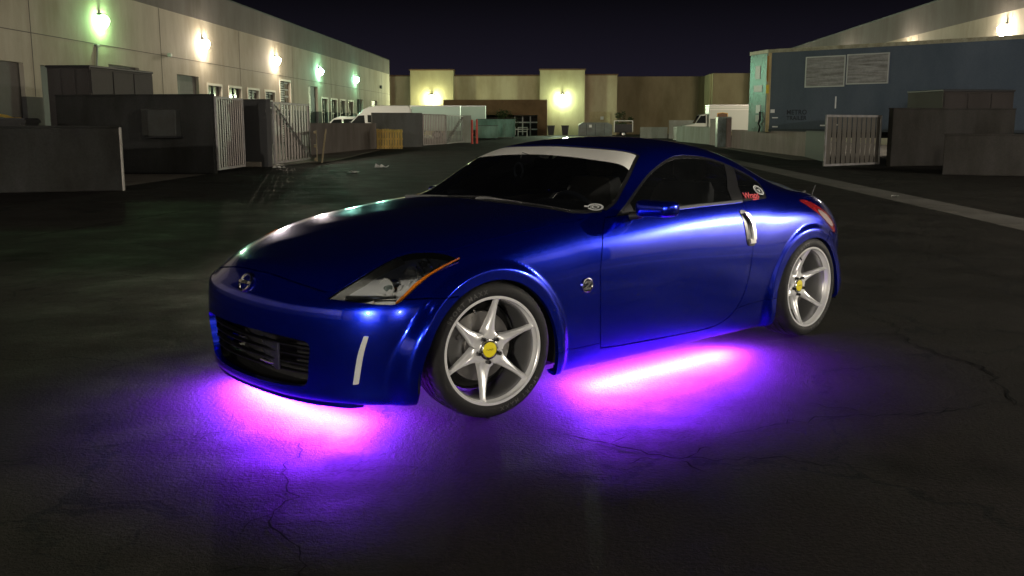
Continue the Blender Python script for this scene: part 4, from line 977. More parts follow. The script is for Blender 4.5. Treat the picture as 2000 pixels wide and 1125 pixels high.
TAILL = rounded([(-2.60,.872,'c'),(-2.72,.862),(-2.86,.81),(-2.97,.74),(-3.02,.665),(-2.985,.64),(-2.90,.69),(-2.80,.76),(-2.70,.82)])
RBUMP = [(-2.9,.66),(-3.0,.63),(-4,.63),(-4,-.1),(-2.60,-.1),(-2.60,.45)]

car = empty('sports_car', CAR_LOC, CAR_RZ)
tag(car, 'low blue two-door sports coupe with silver six-spoke wheels and purple underglow', 'car')

def sd(P, view, poly): return polysd(view(P), poly)
shell = H
for ax, az, r in ARCH:
    # arch opening (circle whose sides run straight down)
    dx = shell.P[:,0]-ax; dz = shell.P[:,2]-az
    rr = np.where(dz > 0, np.hypot(dx, dz), np.abs(dx)*1.0)
    shell = shell.clip(np.where(shell.P[:,1] > .45, r-rr, -1.0))
arch_skip = None
def part(T, name, mat, depth=.02, both=True, skip=None):
    T = T.lipped(depth, skip=skip); out = [T.build(name, mat, car)]
    if both: out.append(T.mirror().build(name, mat, car))
    return out
def whole(T, name, mat, depth=.02):
    sk = lambda P: np.abs(P[:,1]) < 1e-5
    T = T.lipped(depth, skip=sk); return T.join(T.mirror()).build(name, mat, car)
# glass openings
side = lambda P: P[:,1] > .3
def fld(T, view, poly, cond=None):
    d = sd(T.P, view, poly)
    if cond is not None: d = np.where(cond(T.P), d, np.abs(d)+.05)
    return d
T0 = shell
dlo_d = fld(T0, SV, DLO, lambda P: (P[:,1] > .45))
glass_side = T0.clip(dlo_d); shell = T0.clip(-dlo_d)
ws_d = fld(shell, TV, WS, lambda P: P[:,2] > .8)
glass_ws = shell.clip(ws_d); shell = shell.clip(-ws_d)
ha_d = fld(shell, TV, HATCH, lambda P: P[:,2] > .8)
glass_ha = shell.clip(ha_d); shell = shell.clip(-ha_d)
hd = fld(shell, TV, HOOD, lambda P: P[:,2] > .60)
hood = shell.clip(hd+G_); shell = shell.clip(-hd+G_)
cw_d = fld(shell, TV, [(-.48,-.1),(-.48,.30),(-.52,.52),(-.60,.70),(-.70,.765),(-.80,.785),(-.9,.72),(-.7,.5),(-.7,-.1)], lambda P: P[:,2] > .86)
cowl = shell.clip(cw_d); shell = shell.clip(-cw_d)
near_hl = lambda P: (P[:,0] > .05) & (P[:,1] > .45) & (P[:,2] > .54)
hl_d = fld(shell, HV, HLP, near_hl)
lens = shell.clip(hl_d+.001); shell = shell.clip(-hl_d+.001)
gr_d = fld(shell, FV, GRILLE, lambda P: P[:,0] > .55)
shell = shell.clip(-gr_d)
dd = fld(shell, SV, DOOR, lambda P: P[:,1] > .6)
door = shell.clip(dd+G_); shell = shell.clip(-dd+G_)
tl_d = fld(shell, SV, TAILL, lambda P: P[:,1] > .35)
tail = shell.clip(tl_d+.001); shell = shell.clip(-tl_d+.001)
bd = fld(shell, SV, BUMP)
bumper = shell.clip(bd+G_); shell = shell.clip(-bd+G_)
kd = fld(shell, SV, SKIRT)
skirt = shell.clip(kd+.0015); shell = shell.clip(-kd+.0015)
rd = fld(shell, SV, RBUMP)
rbump = shell.clip(rd+G_); shell = shell.clip(-rd+G_)
# fender: ahead of the door and outside the hood line
fd = np.maximum(-.80-shell.P[:,0], shell.P[:,2]-.93)
fd = np.where(shell.P[:,1] < .55, .1, fd)
fender = shell.clip(fd); shell = shell.clip(-fd)

M_paint = mat_paint()
whole(hood, 'hood', M_paint)
whole(cowl.offset(-.006), 'cowl', mat('cowl_black', (.015,.015,.016), .6))
whole(bumper, 'front_bumper', M_paint, .03)
part(fender, 'fender', M_paint)
doors = part(door, 'door', M_paint)
part(skirt, 'side_skirt', M_paint)
whole(rbump, 'rear_bumper', M_paint)
whole(shell, 'body', M_paint)
# ------------------------------------------------------------------ coupe: glass, lamps, trim
M_blackm = mat('black_matt', (.015,.015,.016), .75)
M_liner = mat('wheel_liner', (.012,.012,.012), .95, spec=.1)
M_chrome = mat('chrome', (.92,.92,.90), .15, 1.0)
M_wsglass = mat_glass('windshield_glass', (.96,.98,.97), 1.5, .006)
M_tint = mat_glass('tinted_glass', (.68,.70,.71), 1.5)
M_hatch = mat_glass('hatch_glass', (.45,.48,.48), 1.5)
M_lens = mat_glass('lamp_lens', (.96,.97,.97), 1.4, .006)
M_amber = mat('amber_reflector', (.62,.17,.012), .25, coat=1)
M_red = mat('red_lamp_plastic', (.35,.015,.02), .2, coat=1)
M_white = mat('sun_strip_vinyl', (.88,.87,.80), .5)
M_pale = mat('pale_marker_plastic', (.55,.56,.52), .35)
M_int = mat('interior_plastic', (.15,.15,.153), .6)
M_leather = mat('black_leather', (.38,.37,.36), .45)

def patch(view, poly, cond, off=.004, depth=.006, src=None, ref=1):
    T = src or H
    d = sd(T.P, view, poly); d = np.where(cond(T.P), d, np.abs(d)+.05)
    T = T.select(d < .03)
    for _ in range(ref): T = T.refine()
    d = sd(T.P, view, poly); d = np.where(cond(T.P), d, np.abs(d)+.05)
    return T.clip(d).offset(off).lipped(depth)
# side glass: door window ahead of the B pillar, quarter window behind
BP = [(-1.885,.86),(-1.93,.97),(-2.03,1.06),(-2.16,1.2)]
BPp = lambda w: np.array([(x-w, z) for x, z in BP]+[(-3,1.2),(-3,.8),(BP[0][0]-w,.8)])
gs = glass_side
dR = sd(gs.P, SV, BPp(0)); dQ = sd(gs.P, SV, BPp(.115))
win_door = gs.clip(-dR); pil = gs.clip(dR); pil = pil.clip(-sd(pil.P, SV, BPp(.115))); win_q = gs.clip(dQ)
def inset(T, poly, w, view=SV):
    d = sd(T.P, view, poly); return T.clip(d+w), T.clip(-(d+w))
for mir in (False, True):
    f = (lambda T: T.mirror()) if mir else (lambda T: T)
    dr = doors[1] if mir else doors[0]
    g_, fr_ = inset(win_door, DLO, .012)
    f(fr_.offset(-.002).lipped(.012)).build('window_seal', M_black, car)
    SAIL = [(-.86,.86),(-.86,.9),(-1.01,.96),(-1.02,.96),(-1.03,.86)]
    sl = g_.clip(sd(g_.P, SV, SAIL)); gl_ = g_.clip(-sd(g_.P, SV, SAIL))
    f(sl.offset(.001).lipped(.01)).build('mirror_sail', M_black, car)
    f(gl_.offset(-.007)).build('side_window', M_tint, car)
    f(pil.offset(-.003).lipped(.01)).build('b_pillar_trim', M_black, car)
    g_, fr_ = inset(win_q, DLO, .014)
    f(fr_.offset(-.002).lipped(.012)).build('window_seal', M_black, car)
    qw = f(g_.offset(-.005)).build('quarter_window', M_tint, car)
    if not mir: quarter_window = qw
    # bright belt moulding
    BM = [(-1.08,.8755),(-1.3,.8795),(-1.6,.8845),(-1.99,.8875),(-1.99,.8985),(-1.6,.8965),(-1.3,.892),(-1.08,.8885)]
    f(patch(SV, BM, lambda P: P[:,1] > .7, .006, .01)).build('belt_moulding', M_alu, car)
sk = lambda P: np.abs(P[:,1]) < 1e-5
g_, fr_ = inset(glass_ws, WS, .016, TV)
fr_ = fr_.offset(-.003).lipped(.01, skip=sk); fr_.join(fr_.mirror()).build('windshield_seal', M_black, car)
g_ = g_.offset(-.006)
windshield = g_.join(g_.mirror()).build('windshield', M_wsglass, car)
STRIP = rounded([(-1.118,-.02,'c'),(-1.118,.25),(-1.117,.42),(-1.135,.55),(-1.19,.70,'c'),(-1.33,.70,'c'),(-1.40,.5),(-1.40,-.02,'c')])
st = g_.clip(sd(g_.P, TV, STRIP)); st = st.clip(sd(st.P, TV, WS)+.02).offset(.003)
sv = st.join(st.mirror()).build('sun_strip', M_white, windshield)
g_, fr_ = inset(glass_ha, HATCH, .03, TV)
fr_ = fr_.offset(-.002).lipped(.01, skip=sk); fr_.join(fr_.mirror()).build('hatch_seal', M_black, car)
g_ = g_.offset(-.004); g_.join(g_.mirror()).build('hatch_glass', M_hatch, car)

# headlights: clear cover, dark bucket, bowls, amber edge
def lathe_tm(prof, n, org, axis):
    axis = Vector(axis).normalized(); q = axis.to_track_quat('Y', 'Z'); mb = MB(); mb.lathe(prof, n)
    mb.v = [tuple(q @ Vector(v)+Vector(org)) for v in mb.v]; return mb
lens = lens.select(np.ones(len(lens.P), bool))
for mir in (False, True):
    f = (lambda T: T.mirror()) if mir else (lambda T: T); sy = -1 if mir else 1
    hl = f(lens.offset(-.001)).build('headlight', M_lens, car)
    bk = lens.offset(-.075); E = lens.boundary()
    bucket = f(bk.join(TM(lens.offset(-.004).P, lens.N, np.zeros((0,3), int))))
    # bucket: back wall plus side walls
    n = lens.N/np.linalg.norm(lens.N, axis=1, keepdims=True)
    back = TM(lens.P-n*.034, lens.N, lens.T)
    wall = TM(lens.P-n*.004, lens.N, lens.T).lipped(.030); wall = TM(wall.P, wall.N, wall.T[len(lens.T):]).compact()
    f(TM(np.concatenate([back.P, wall.P]), np.concatenate([back.N, -wall.N]), np.concatenate([back.T, wall.T+len(back.P)]))).build('bucket', mat('lamp_bucket', (.72,.73,.71), .4, .25), hl)
    def mo(mb):
        if mir: mb.v = [(v[0], -v[1], v[2]) for v in mb.v]; mb.f = [q[::-1] for q in mb.f]
        return mb
    fw = (1, .12, .10)
    bowl = [(.005,-.045),(.022,-.04),(.040,-.025),(.050,.0),(.053,.012),(.056,.012),(.054,-.03)]
    mo(lathe_tm(bowl, 32, (.435,.665,.625), fw)).build('reflector_bowl', M_chrome, hl, True)
    mo(lathe_tm([(.0,.012),(.014,.010),(.022,.004),(.026,-.008),(.027,-.03)], 24, (.442,.666,.625), fw)).build('projector', mat('projector_glass', (.25,.30,.28), .08, .6), hl, True)
    mo(lathe_tm([(q[0]*.75, q[1]*.75) for q in bowl], 28, (.326,.688,.682), (1,.3,.35))).build('reflector_bowl', M_chrome, hl, True)
    mo(lathe_tm([(q[0]*.42, q[1]*.42) for q in bowl], 24, (.248,.685,.727), (1,.2,.3))).build('reflector_bowl', M_chrome, hl, True)
    mo(lathe_tm([(0,.02),(.006,.016),(.009,.0),(.009,-.02)], 16, (.249,.686,.727), (1,.2,.3))).build('bulb', mat('bulb_glass', (.6,.6,.55), .1, .3), hl, True)
    # satin facets added behind the cover, turned forward to catch light
    for k in range(9):
        t = k/8; x = .545-.31*t; yc = .640+.058*t; zc = .612+.128*t-.030; w = .046+.020*math.sin(math.pi*t); hgt_ = .021
        a = Vector((x, yc-w, zc)); V = [a, a+Vector((-.012,2*w,.0)), a+Vector((-.028,2*w-.004,hgt_)), a+Vector((-.016,.004,hgt_))]
        mo(MB().add(V+[v+Vector((-.006,0,-.002)) for v in V], [(0,1,2,3),(7,6,5,4),(0,4,5,1),(1,5,6,2),(2,6,7,3),(3,7,4,0)])).build('added_facet', mat('satin_reflector', (.85,.85,.83), .3, .45), hl)
    # chrome shelf and ribs between the bowls
    for k, (dx, z, w) in enumerate(((.30,.697,.10),(.285,.713,.085),(.27,.729,.06))):
        pts = [(dx-.01+.02*t, .66+w*t, z-.015*t) for t in (0,.25,.5,.75,1)]
        mo(MB().tube(pts, .0045, 6)).build('chrome_rib', M_chrome, hl, True)
    # long chrome tube along the lower edge
    q3 = [(.595,.585,.618),(.57,.63,.620),(.535,.68,.622),(.495,.72,.622),(.455,.752,.622)]
    mo(MB().tube([Vector(p)-Vector(HLN)*.035 for p in q3], .016, 10)).build('lower_bar', mat('grey_chrome', (.30,.31,.30), .18, 1), hl, True)
    # inner silver wedge
    edge = [Vector(HL3[i]) for i in (0,1,2,3,4)]
    mb = MB(); V = []; 
    for p in edge: V += [p-Vector(HLN)*.010+Vector((0,.006,-.002)), p-Vector(HLN)*.03+Vector((-.012,.030,-.02))]
    mb.add(V, [(2*i, 2*i+1, 2*i+3, 2*i+2) for i in range(4)]); mo(mb).build('inner_wedge', mat('grey_satin', (.26,.26,.24), .45, .5), hl)
    # amber edge, a flat ribbon under the cover
    ii = [7,8,9,10,11,12]; P0 = [Vector(HL3[i]) for i in ii]; V = []; ctr = Vector(HL3.mean(0))
    wd = [.003,.009,.012,.013,.012,.005]
    for p, w in zip(P0, wd):
        inn = (ctr-p); inn -= Vector(HLN)*inn.dot(Vector(HLN)); inn.normalize()
        a = p+inn*.006-Vector(HLN)*.005; V += [a, a+inn*w-Vector(HLN)*.001, a+inn*w-Vector(HLN)*.012, a-Vector(HLN)*.012]
    F = []
    for i in range(5):
        for j in range(4): F.append((4*i+j, 4*i+(j+1) % 4, 4*i+4+(j+1) % 4, 4*i+4+j))
    F += [(0,3,2,1), (20,21,22,23)]
    mo(MB().add(V, F)).build('amber_reflector', M_amber, hl)
    # tail light
    tl = f(tail.offset(-.001).lipped(.02)).build('tail_light', M_red, car)
    cl = tail.clip(sd(tail.P, SV, rounded([(-2.80,.80),(-2.90,.76),(-2.97,.70),(-2.95,.68),(-2.88,.71),(-2.80,.77)]))).offset(.002)
    f(cl).build('clear_lamp', mat('clear_lamp_plastic', (.7,.55,.55), .15, .3, coat=1), tl)

# front bumper: pale side markers, grille with slats, intake panel, lip
fv = lambda P: np.stack([np.degrees(np.arctan2(P[:,1], P[:,0]-XF)), P[:,2]*100], 1)
MK = rounded([(52.5,45.2,'c'),(53.8,45.0,'c'),(52.3,37.0),(50.6,23.7,'c'),(48.9,23.3,'c'),(50.6,36.5)])
T = patch(fv, MK, lambda P: (P[:,0] > .3) & (P[:,1] > .4) & (P[:,2] < .55), .005, .006, ref=2)
T.build('side_marker', M_pale, car); T.mirror().build('side_marker', M_pale, car)
def front_x(y, z):
    """x of the bumper skin at y, z"""
    k = np.argmin((H.P[:,1]-abs(y))**2+(H.P[:,2]-z)**2+np.where(H.P[:,0] < .4, 9, 0)); return H.P[k,0]
def hslat(z, y1, inset, th, dp):
    mb = MB(); V = []; F = []; ys = np.linspace(-y1, y1, 25)
    for y in ys:
        x = front_x(y, z)-inset; V += [(x, y, z+th), (x, y, z-th), (x-dp, y, z-th), (x-dp, y, z+th)]
    for i in range(24):
        for j in range(4): F.append((4*i+j, 4*i+(j+1) % 4, 4*i+4+(j+1) % 4, 4*i+4+j))
    F += [(0,3,2,1),(96,97,98,99)]; return mb.add(V, F)
M_slat = mat('grille_slat_plastic', (.006,.006,.008), .4, 0, .3)
for z, y1 in ((.375,.465),(.335,.462),(.295,.457),(.255,.449)):
    hslat(z, y1, .026, .003, .03).build('grille_slat', M_slat, car)
mb = MB(); V = []; F = []
ys = np.linspace(-.68, .68, 21)
for y in ys: V += [(.64-.45*y*y, y, .135), (.60-.45*y*y, y, .60)]
mb.add(V, [(2*i, 2*i+1, 2*i+3, 2*i+2) for i in range(20)]).build('intake_mesh', mat('intake_dark', (.006,.006,.007), .7), car)
fl = [(np.interp(abs(y), [0,.15,.3,.45,.58,.66], [.745,.74,.722,.685,.62,.545]), y) for y in np.linspace(-.66, .66, 31)]
MB().prism([(.30,.66),(.30,-.66)]+fl, .166, .178).build('intake_floor', mat('intake_dark', (.006,.006,.007), .7), car)
mb = MB(); mb.box((.738,.175,.315), (.012,.20,.125), -.16, .004)
ip = mb.build('plate_bracket', mat('bracket_gloss', (.03,.03,.045), .15), car)
for y in (.12,.23): MB().box((.746-.16*(y-.175), y, .362), (.006,.012,.012), -.16, .002).build('bolt', M_chrome, ip)
MB().tube([(.752,.10,.272),(.748,.175,.268),(.738,.25,.272)], .006, 8).build('bracket_rim', mat('bracket_edge', (.35,.35,.4), .2, .9), ip, True)
# black lip under the bumper
mb = MB(); V = []; F = []; ys = np.linspace(-.62, .62, 41)
for y in ys:
    x = np.interp(abs(y), [0,.15,.3,.45,.58,.69], [.755,.75,.733,.696,.635,.55])
    V += [(x+.0, y, .142), (x+.002, y, .120), (x-.06, y, .114), (x-.06, y, .142)]
for i in range(40):
    for j in range(4): F.append((4*i+j, 4*i+(j+1) % 4, 4*i+4+(j+1) % 4, 4*i+4+j))
F += [(0,3,2,1),(160,161,162,163)]
mb.add(V, F).build('front_lip', M_paint, car, True)
# nose emblem: ring and bar
ec = Vector((.757,0,.617)); en = Vector((.75,0,.42)).normalized(); eq = en.to_track_quat('Z', 'Y')
em = MB(); em.tube([eq @ Vector((.046*math.cos(a), .041*math.sin(a), .005)) + ec for a in np.linspace(0, 2*math.pi, 40, endpoint=False)], .0062, 8, closed=True)
emblem = em.build('nose_emblem', M_chrome, car, True)
mb = MB().box((0,0,.007), (.112,.017,.009), 0, .003); mb.v = [tuple(eq @ Vector((v[0], v[1], v[2]))+ec) for v in mb.v]; mb.build('emblem_bar', M_chrome, emblem)
V, F = text_mesh('NISSAN', .0145, .0006, 0, 1.15); mb = MB().add([tuple(eq @ Vector((v[0], v[1], v[2]+.0122))+ec) for v in V], F); mb.build('lettering', M_black, emblem, fix=False)
# fender badges: ring, dark disc, Z
for sy in (1, -1):
    c = Vector((-.600, sy*.8785, .559)); bd = empty('fender_badge', (0,0,0), 0, car)
    q = Vector((0, sy*1, -.03)).to_track_quat('Y', 'Z')
    def loc(mb, off=0): mb.v = [tuple(q @ Vector(v)+c) for v in mb.v]; return mb
    loc(MB().lathe([(0,.003),(.034,.003),(.034,-.004)], 36)).build('badge_disc', mat('badge_black', (.02,.02,.025), .25, coat=1), bd, True)
    loc(MB().lathe([(.031,.003),(.034,.0065),(.038,.0055),(.039,-.004)], 40)).build('badge_ring', M_chrome, bd, True)
    s = .0115*2
    zp = [(-1,.85),(1,.85),(1,.5),(-.25,-.5),(1,-.5),(1,-.85),(-1,-.85),(-1,-.5),(.25,.5),(-1,.5)]
    zp = [(-a*s-b*.0045, b*s) for a, b in zp]
    loc(MB().prism(zp, .003, .0065, 'y')).build('badge_letter', M_chrome, bd)

# door handles: dark pocket, curved aluminium grip, lock block
for mir in (False, True):
    f = (lambda T: T.mirror()) if mir else (lambda T: T); dr = doors[1] if mir else doors[0]
    cd = lambda P: P[:,1] > .7
    hp = [(-1.928,.842),(-1.985,.836),(-2.018,.79),(-2.030,.73),(-2.028,.645),(-1.962,.645),(-1.948,.70),(-1.938,.78)]
    hd_ = f(patch(SV, rounded(hp[:1]+hp[1:], 5), cd, .004, .008, ref=2)).build('door_handle', M_black, dr)
    gp = [(-1.945,.827,'c'),(-1.982,.823,'c'),(-2.008,.785),(-2.022,.73),(-2.022,.672,'c'),(-1.992,.672,'c'),(-1.995,.73),(-1.985,.78)]
    f(patch(SV, rounded(gp, 5), cd, .022, .016, ref=2)).build('door_handle_grip', M_alu, dr)
    lp = [(-1.968,.679,'c'),(-2.022,.676,'c'),(-2.022,.652,'c'),(-1.970,.652,'c')]
    f(patch(SV, rounded(lp, 3), cd, .016, .012, ref=2)).build('door_lock', M_alu, dr)

# door mirrors
for sy in (1, -1):
    mr = empty('door_mirror', (-1.005, sy*.965, .916) if sy > 0 else (-1.10, -.915, .90), 0, car)
    V = []; F = []; n = 14; m = 20
    for i in range(n+1):
        t = i/n; yy = -.098+.196*t
        hh = .044*(1-.10*t)*(1-max(0, abs(t-.5)*2-.72)**2*5.5); dd_ = .085*(1-max(0, abs(t-.5)*2-.7)**2*4)
        xo = -.035*t
        for j in range(m):
            a = 2*math.pi*j/m; ca, sa = math.cos(a), math.sin(a)
            px = (abs(ca)**.6)*math.copysign(1, ca); pz = (abs(sa)**.38)*math.copysign(1, sa)
            V.append((xo+(dd_*px*.75 if px > 0 else dd_*px*.62), sy*yy, hh*pz))
    for i in range(n):
        for j in range(m): F.append((i*m+j, i*m+(j+1) % m, (i+1)*m+(j+1) % m, (i+1)*m+j))
    F += [tuple(range(m)), tuple(n*m+j for j in range(m))]
    MB().add(V, F).build('mirror_housing', M_paint, mr, True, math.radians(60))
    MB().box((-.058,sy*.005,0), (.012,.17,.062), -sy*.12, .005).build('mirror_glass', mat('mirror_silver', (.8,.8,.8), .03, 1), mr)
    MB().tube([(.0,-sy*.085,-.03),(.005,-sy*.115,-.04),(.02,-sy*.15,-.045)], [.02,.022,.024], 10).build('mirror_stalk', M_black, mr, True)

# wheel-arch liners, floor pan
for (ax, az, ar), y1 in zip(ARCH, (.862,.85)):
    for sy in (1, -1):
        V = []; F = []; A = np.linspace(-math.pi*.04, math.pi*1.04, 29)
        for a in A:
            for yy, rr in ((y1, ar+.010), (.80, ar+.014), (.52, ar+.014), (.50, .10)): V.append((ax+rr*math.cos(a), sy*yy, az+rr*math.sin(a)))
        for i in range(28):
            for j in range(3): F.append((4*i+j, 4*i+j+1, 4*i+5+j, 4*i+4+j))
        mb = MB().add(V, F).build('wheel_arch_liner', M_liner, car, True)
MB().b2((-3.0,-.50,.14), (.55,.50,.20)).b2((-2.24,-.72,.15), (-.42,.72,.20)).build('floor_pan', M_blackm, car)

# interior
MB().b2((-2.2,-.76,.19), (-.6,.76,.24)).b2((-.62,-.74,.2), (-.58,.74,.86)).b2((-2.30,-.74,.2), (-2.24,.74,.86)).b2((-3.1,-.60,.80), (-2.24,.60,.82)).build('cabin_shell', M_int, car)
for sy in (1, -1): MB().b2((-2.24,sy*.775,.24), (-.62,sy*.80,.86)).build('door_card', M_int, car)
prof = [(-.60,.70),(-.60,.885),(-.72,.895),(-.86,.885),(-.96,.85),(-.98,.78),(-.93,.62),(-.80,.50)]
MB().prism(prof, -.74, .74, 'y').build('dashboard', M_int, car, True)
hood_ = [(-.84,.86),(-.86,.925),(-.93,.935),(-.985,.92),(-.985,.84)]
MB().prism(hood_, .22, .52, 'y').build('instrument_hood', M_int, car)
sw = empty('steering_wheel', (-1.06,.37,.80), 0, car); sw.rotation_euler = (0, math.radians(-66), 0)
MB().tube([(.182*math.cos(a), .182*math.sin(a), 0) for a in np.linspace(0, 2*math.pi, 40, endpoint=False)], .016, 10, closed=True).build('wheel_rim', M_leather, sw, True)
MB().lathe([(0,.02),(.05,.016),(.062,0),(.05,-.03)], 24, 'z').build('wheel_hub', M_int, sw, True)
for a in (0, 2.5, -2.5): MB().box((.11*math.cos(a+math.pi), .11*math.sin(a+math.pi), -.004), (.13,.035,.014), a, .004).build('wheel_spoke', mat('wheel_spoke_silver', (.35,.35,.35), .4, .8), sw)
for sy in (1, -1):
    st = empty('seat', (-1.72, sy*.37, .24), 0, car)
    MB().box((.12,0,.11), (.52,.50,.20), 0, .05).build('cushion', M_leather, st, True)
    V = []; F = []; n = 12
    for i in range(n+1):
        t = i/n; z = .15+.60*t; xb = -.12-.20*t; w = .25*(1-.25*max(0, t-.45)/.55) ; w *= 1 if t < .93 else .82
        for a in np.linspace(0, 2*math.pi, 16, endpoint=False):
            V.append((xb+.065*math.copysign(abs(math.cos(a))**.6, math.cos(a)) + (.05*abs(math.sin(a))**3 if math.cos(a) > 0 else 0), w*math.copysign(abs(math.sin(a))**.6, math.sin(a)), z))
    for i in range(n):
        for j in range(16): F.append((i*16+j, i*16+(j+1) % 16, (i+1)*16+(j+1) % 16, (i+1)*16+j))
    F += [tuple(range(16)), tuple(n*16+j for j in range(16))]
    MB().add(V, F).build('backrest', M_leather, st, True)
    MB().box((-.335,0,.83), (.09,.24,.15), 0, .035).build('headrest', M_leather, st, True)
    for dy in (-.05,.05): MB().tube([(-.325,dy,.72),(-.335,dy,.80)], .007, 8).build('headrest_post', M_chrome, st)
MB().box((-1.20,.0,1.108), (.03,.24,.062), 0, .012).tube([(-1.20,0,1.12),(-1.225,0,1.165)], .01, 8).build('rear_view_mirror', M_black, car)
MB().tube([(-2.28,-.60,.84),(-2.30,-.40,.88),(-2.31,0,.895),(-2.30,.40,.88),(-2.28,.60,.84)], .035, 10).build('strut_brace', M_int, car, True)

# wipers
for y0, y1, x0 in ((.10,.68,-.60), (-.52,.12,-.585)):
    w = empty('wiper', (0,0,0), 0, car)
    def surf(x, y): 
        k = np.argmin((H.P[:,0]-x)**2+(H.P[:,1]-abs(y))**2+np.where(H.P[:,2] < .7, 9, 0)); return H.P[k,2]
    pts = []
    for t in np.linspace(0, 1, 9):
        y = y0+(y1-y0)*t; x = x0+.005-.06*t*t-(.03*abs(y)); pts.append((x, y, surf(x, y)-.004))
    MB().tube(pts, .006, 6).build('blade', M_blackm, w, True)
    MB().tube([(x0+.02, y0-.03, surf(x0, y0)-.006), (x0, y0+.02, surf(x0, y0)+.002), pts[4]], [.012,.009,.006], 8).build('arm', mat('wiper_grey', (.25,.25,.25), .35, .5), w, True)
# short antenna, rear lip spoiler
mb = MB().tube([(-2.86,.735,.86),(-2.885,.735,.905),(-2.91,.735,.945)], [.006,.004,.003], 8).build('antenna', M_black, car, True)
V = []; F = []
for y in np.linspace(-.46, .46, 25):
    x = -3.25+.25*y*y; z = .868-.06*y*y; V += [(x+.12, y, z-.006), (x+.02, y, z+.018), (x-.06, y, z+.028), (x-.07, y, z+.02), (x-.02, y, z-.02)]
for i in range(24):
    for j in range(5): F.append((5*i+j, 5*i+(j+1) % 5, 5*i+5+(j+1) % 5, 5*i+5+j))
F += [(0,4,3,2,1),(120,121,122,123,124)]
MB().add(V, F).build('spoiler', M_black, car, True)

# decals
def decal_on(T, nameV, origin, e1, e2, nrm, mb2, nm, m, parent, off=.0):
    o = Vector(origin); e1 = Vector(e1).normalized(); nrm = Vector(nrm).normalized(); e2 = nrm.cross(e1)
    if e2.z < 0: e2 = -e2
    V = [tuple(o+e1*v[0]+e2*v[1]+nrm*(v[2]+off)) for v in mb2.v]
    return obj(nm, new_mesh(nm, V, mb2.f, m), parent)
def ring2(r0, r1, n=28, c=(0,0), sx=1, sy=1, a0=0, a1=2*math.pi):
    mb = MB(); full = abs(a1-a0-2*math.pi) < 1e-6; A = np.linspace(a0, a1, n+1); V = []
    for a in A: V += [(c[0]+sx*r0*math.cos(a), c[1]+sy*r0*math.sin(a), 0), (c[0]+sx*r1*math.cos(a), c[1]+sy*r1*math.sin(a), 0)]
    return mb.add(V, [(2*i, 2*i+1, 2*i+3, 2*i+2) for i in range(n)])
M_dw = mat('white_vinyl', (.72,.74,.72), .5); M_dr = mat('red_vinyl', (.75,.10,.12), .5)
def surf_pt(x, z):
    k = np.argmin((H.P[:,0]-x)**2+(H.P[:,2]-z)**2+np.where(H.P[:,1] < .5, 9, 0)); return H.P[k], H.N[k]
# script sticker and round seal on the quarter glass
p_, n_ = surf_pt(-2.10,.918)
V, F = text_mesh('Wraps', .062, 0, .35, .95, .0012); mb = MB().add([(v[0]*.95, v[1], 0) for v in V], F).add(*(lambda q: (q.v, q.f))(MB().add([(-.005,-.034,0),(.06,-.030,0),(.062,-.022,0),(-.003,-.025,0)], [(0,1,2,3)])))
decal_on(None, '', p_, (-1,0,.0), None, n_, mb, 'script_sticker', M_dr, quarter_window, .004)
p_, n_ = surf_pt(-2.232,.943)
mb = ring2(.032,.040).add(*(lambda q: (q.v, q.f))(ring2(.025,.0285))); mb.add([(-.012,.010,0),(-.004,.012,0),(.002,-.004,0),(.010,.012,0),(.015,.008,0),(.004,-.016,0),(-.003,-.016,0)], [(0,1,2,5,6),(2,3,4,5)])
decal_on(None, '', p_, (-1,0,0), None, n_, mb, 'round_sticker', M_dw, quarter_window, .004)
# coiled turbo mark low on the windshield
k = np.argmin((g_.P[:,0]+9)**2); wsP = glass_ws
k = np.argmin((wsP.P[:,0]+.80)**2+(wsP.P[:,1]-.735)**2); p_, n_ = wsP.P[k], wsP.N[k]
mb = ring2(.026,.036, 26, (.006,0), 1.15, .9, -2.6, 3.0); q = ring2(.010,.017, 20, (.006,0), 1.15, .9); mb.add(q.v, q.f); q = ring2(.020,.0225, 20, (.006,0), 1.15, .9, .3, 4); mb.add(q.v, q.f)
mb.add([(-.052,.004,0),(-.030,.006,0),(-.024,-.010,0),(-.050,-.008,0)], [(0,1,2,3)])
e1 = Vector((-.55,.83,0)); e1 -= Vector(n_)*e1.dot(Vector(n_))
mb.v = [(a, b*1.5, c) for a, b, c in mb.v]
decal_on(None, '', p_, e1, None, n_, mb, 'turbo_sticker', M_dw, windshield, .001)
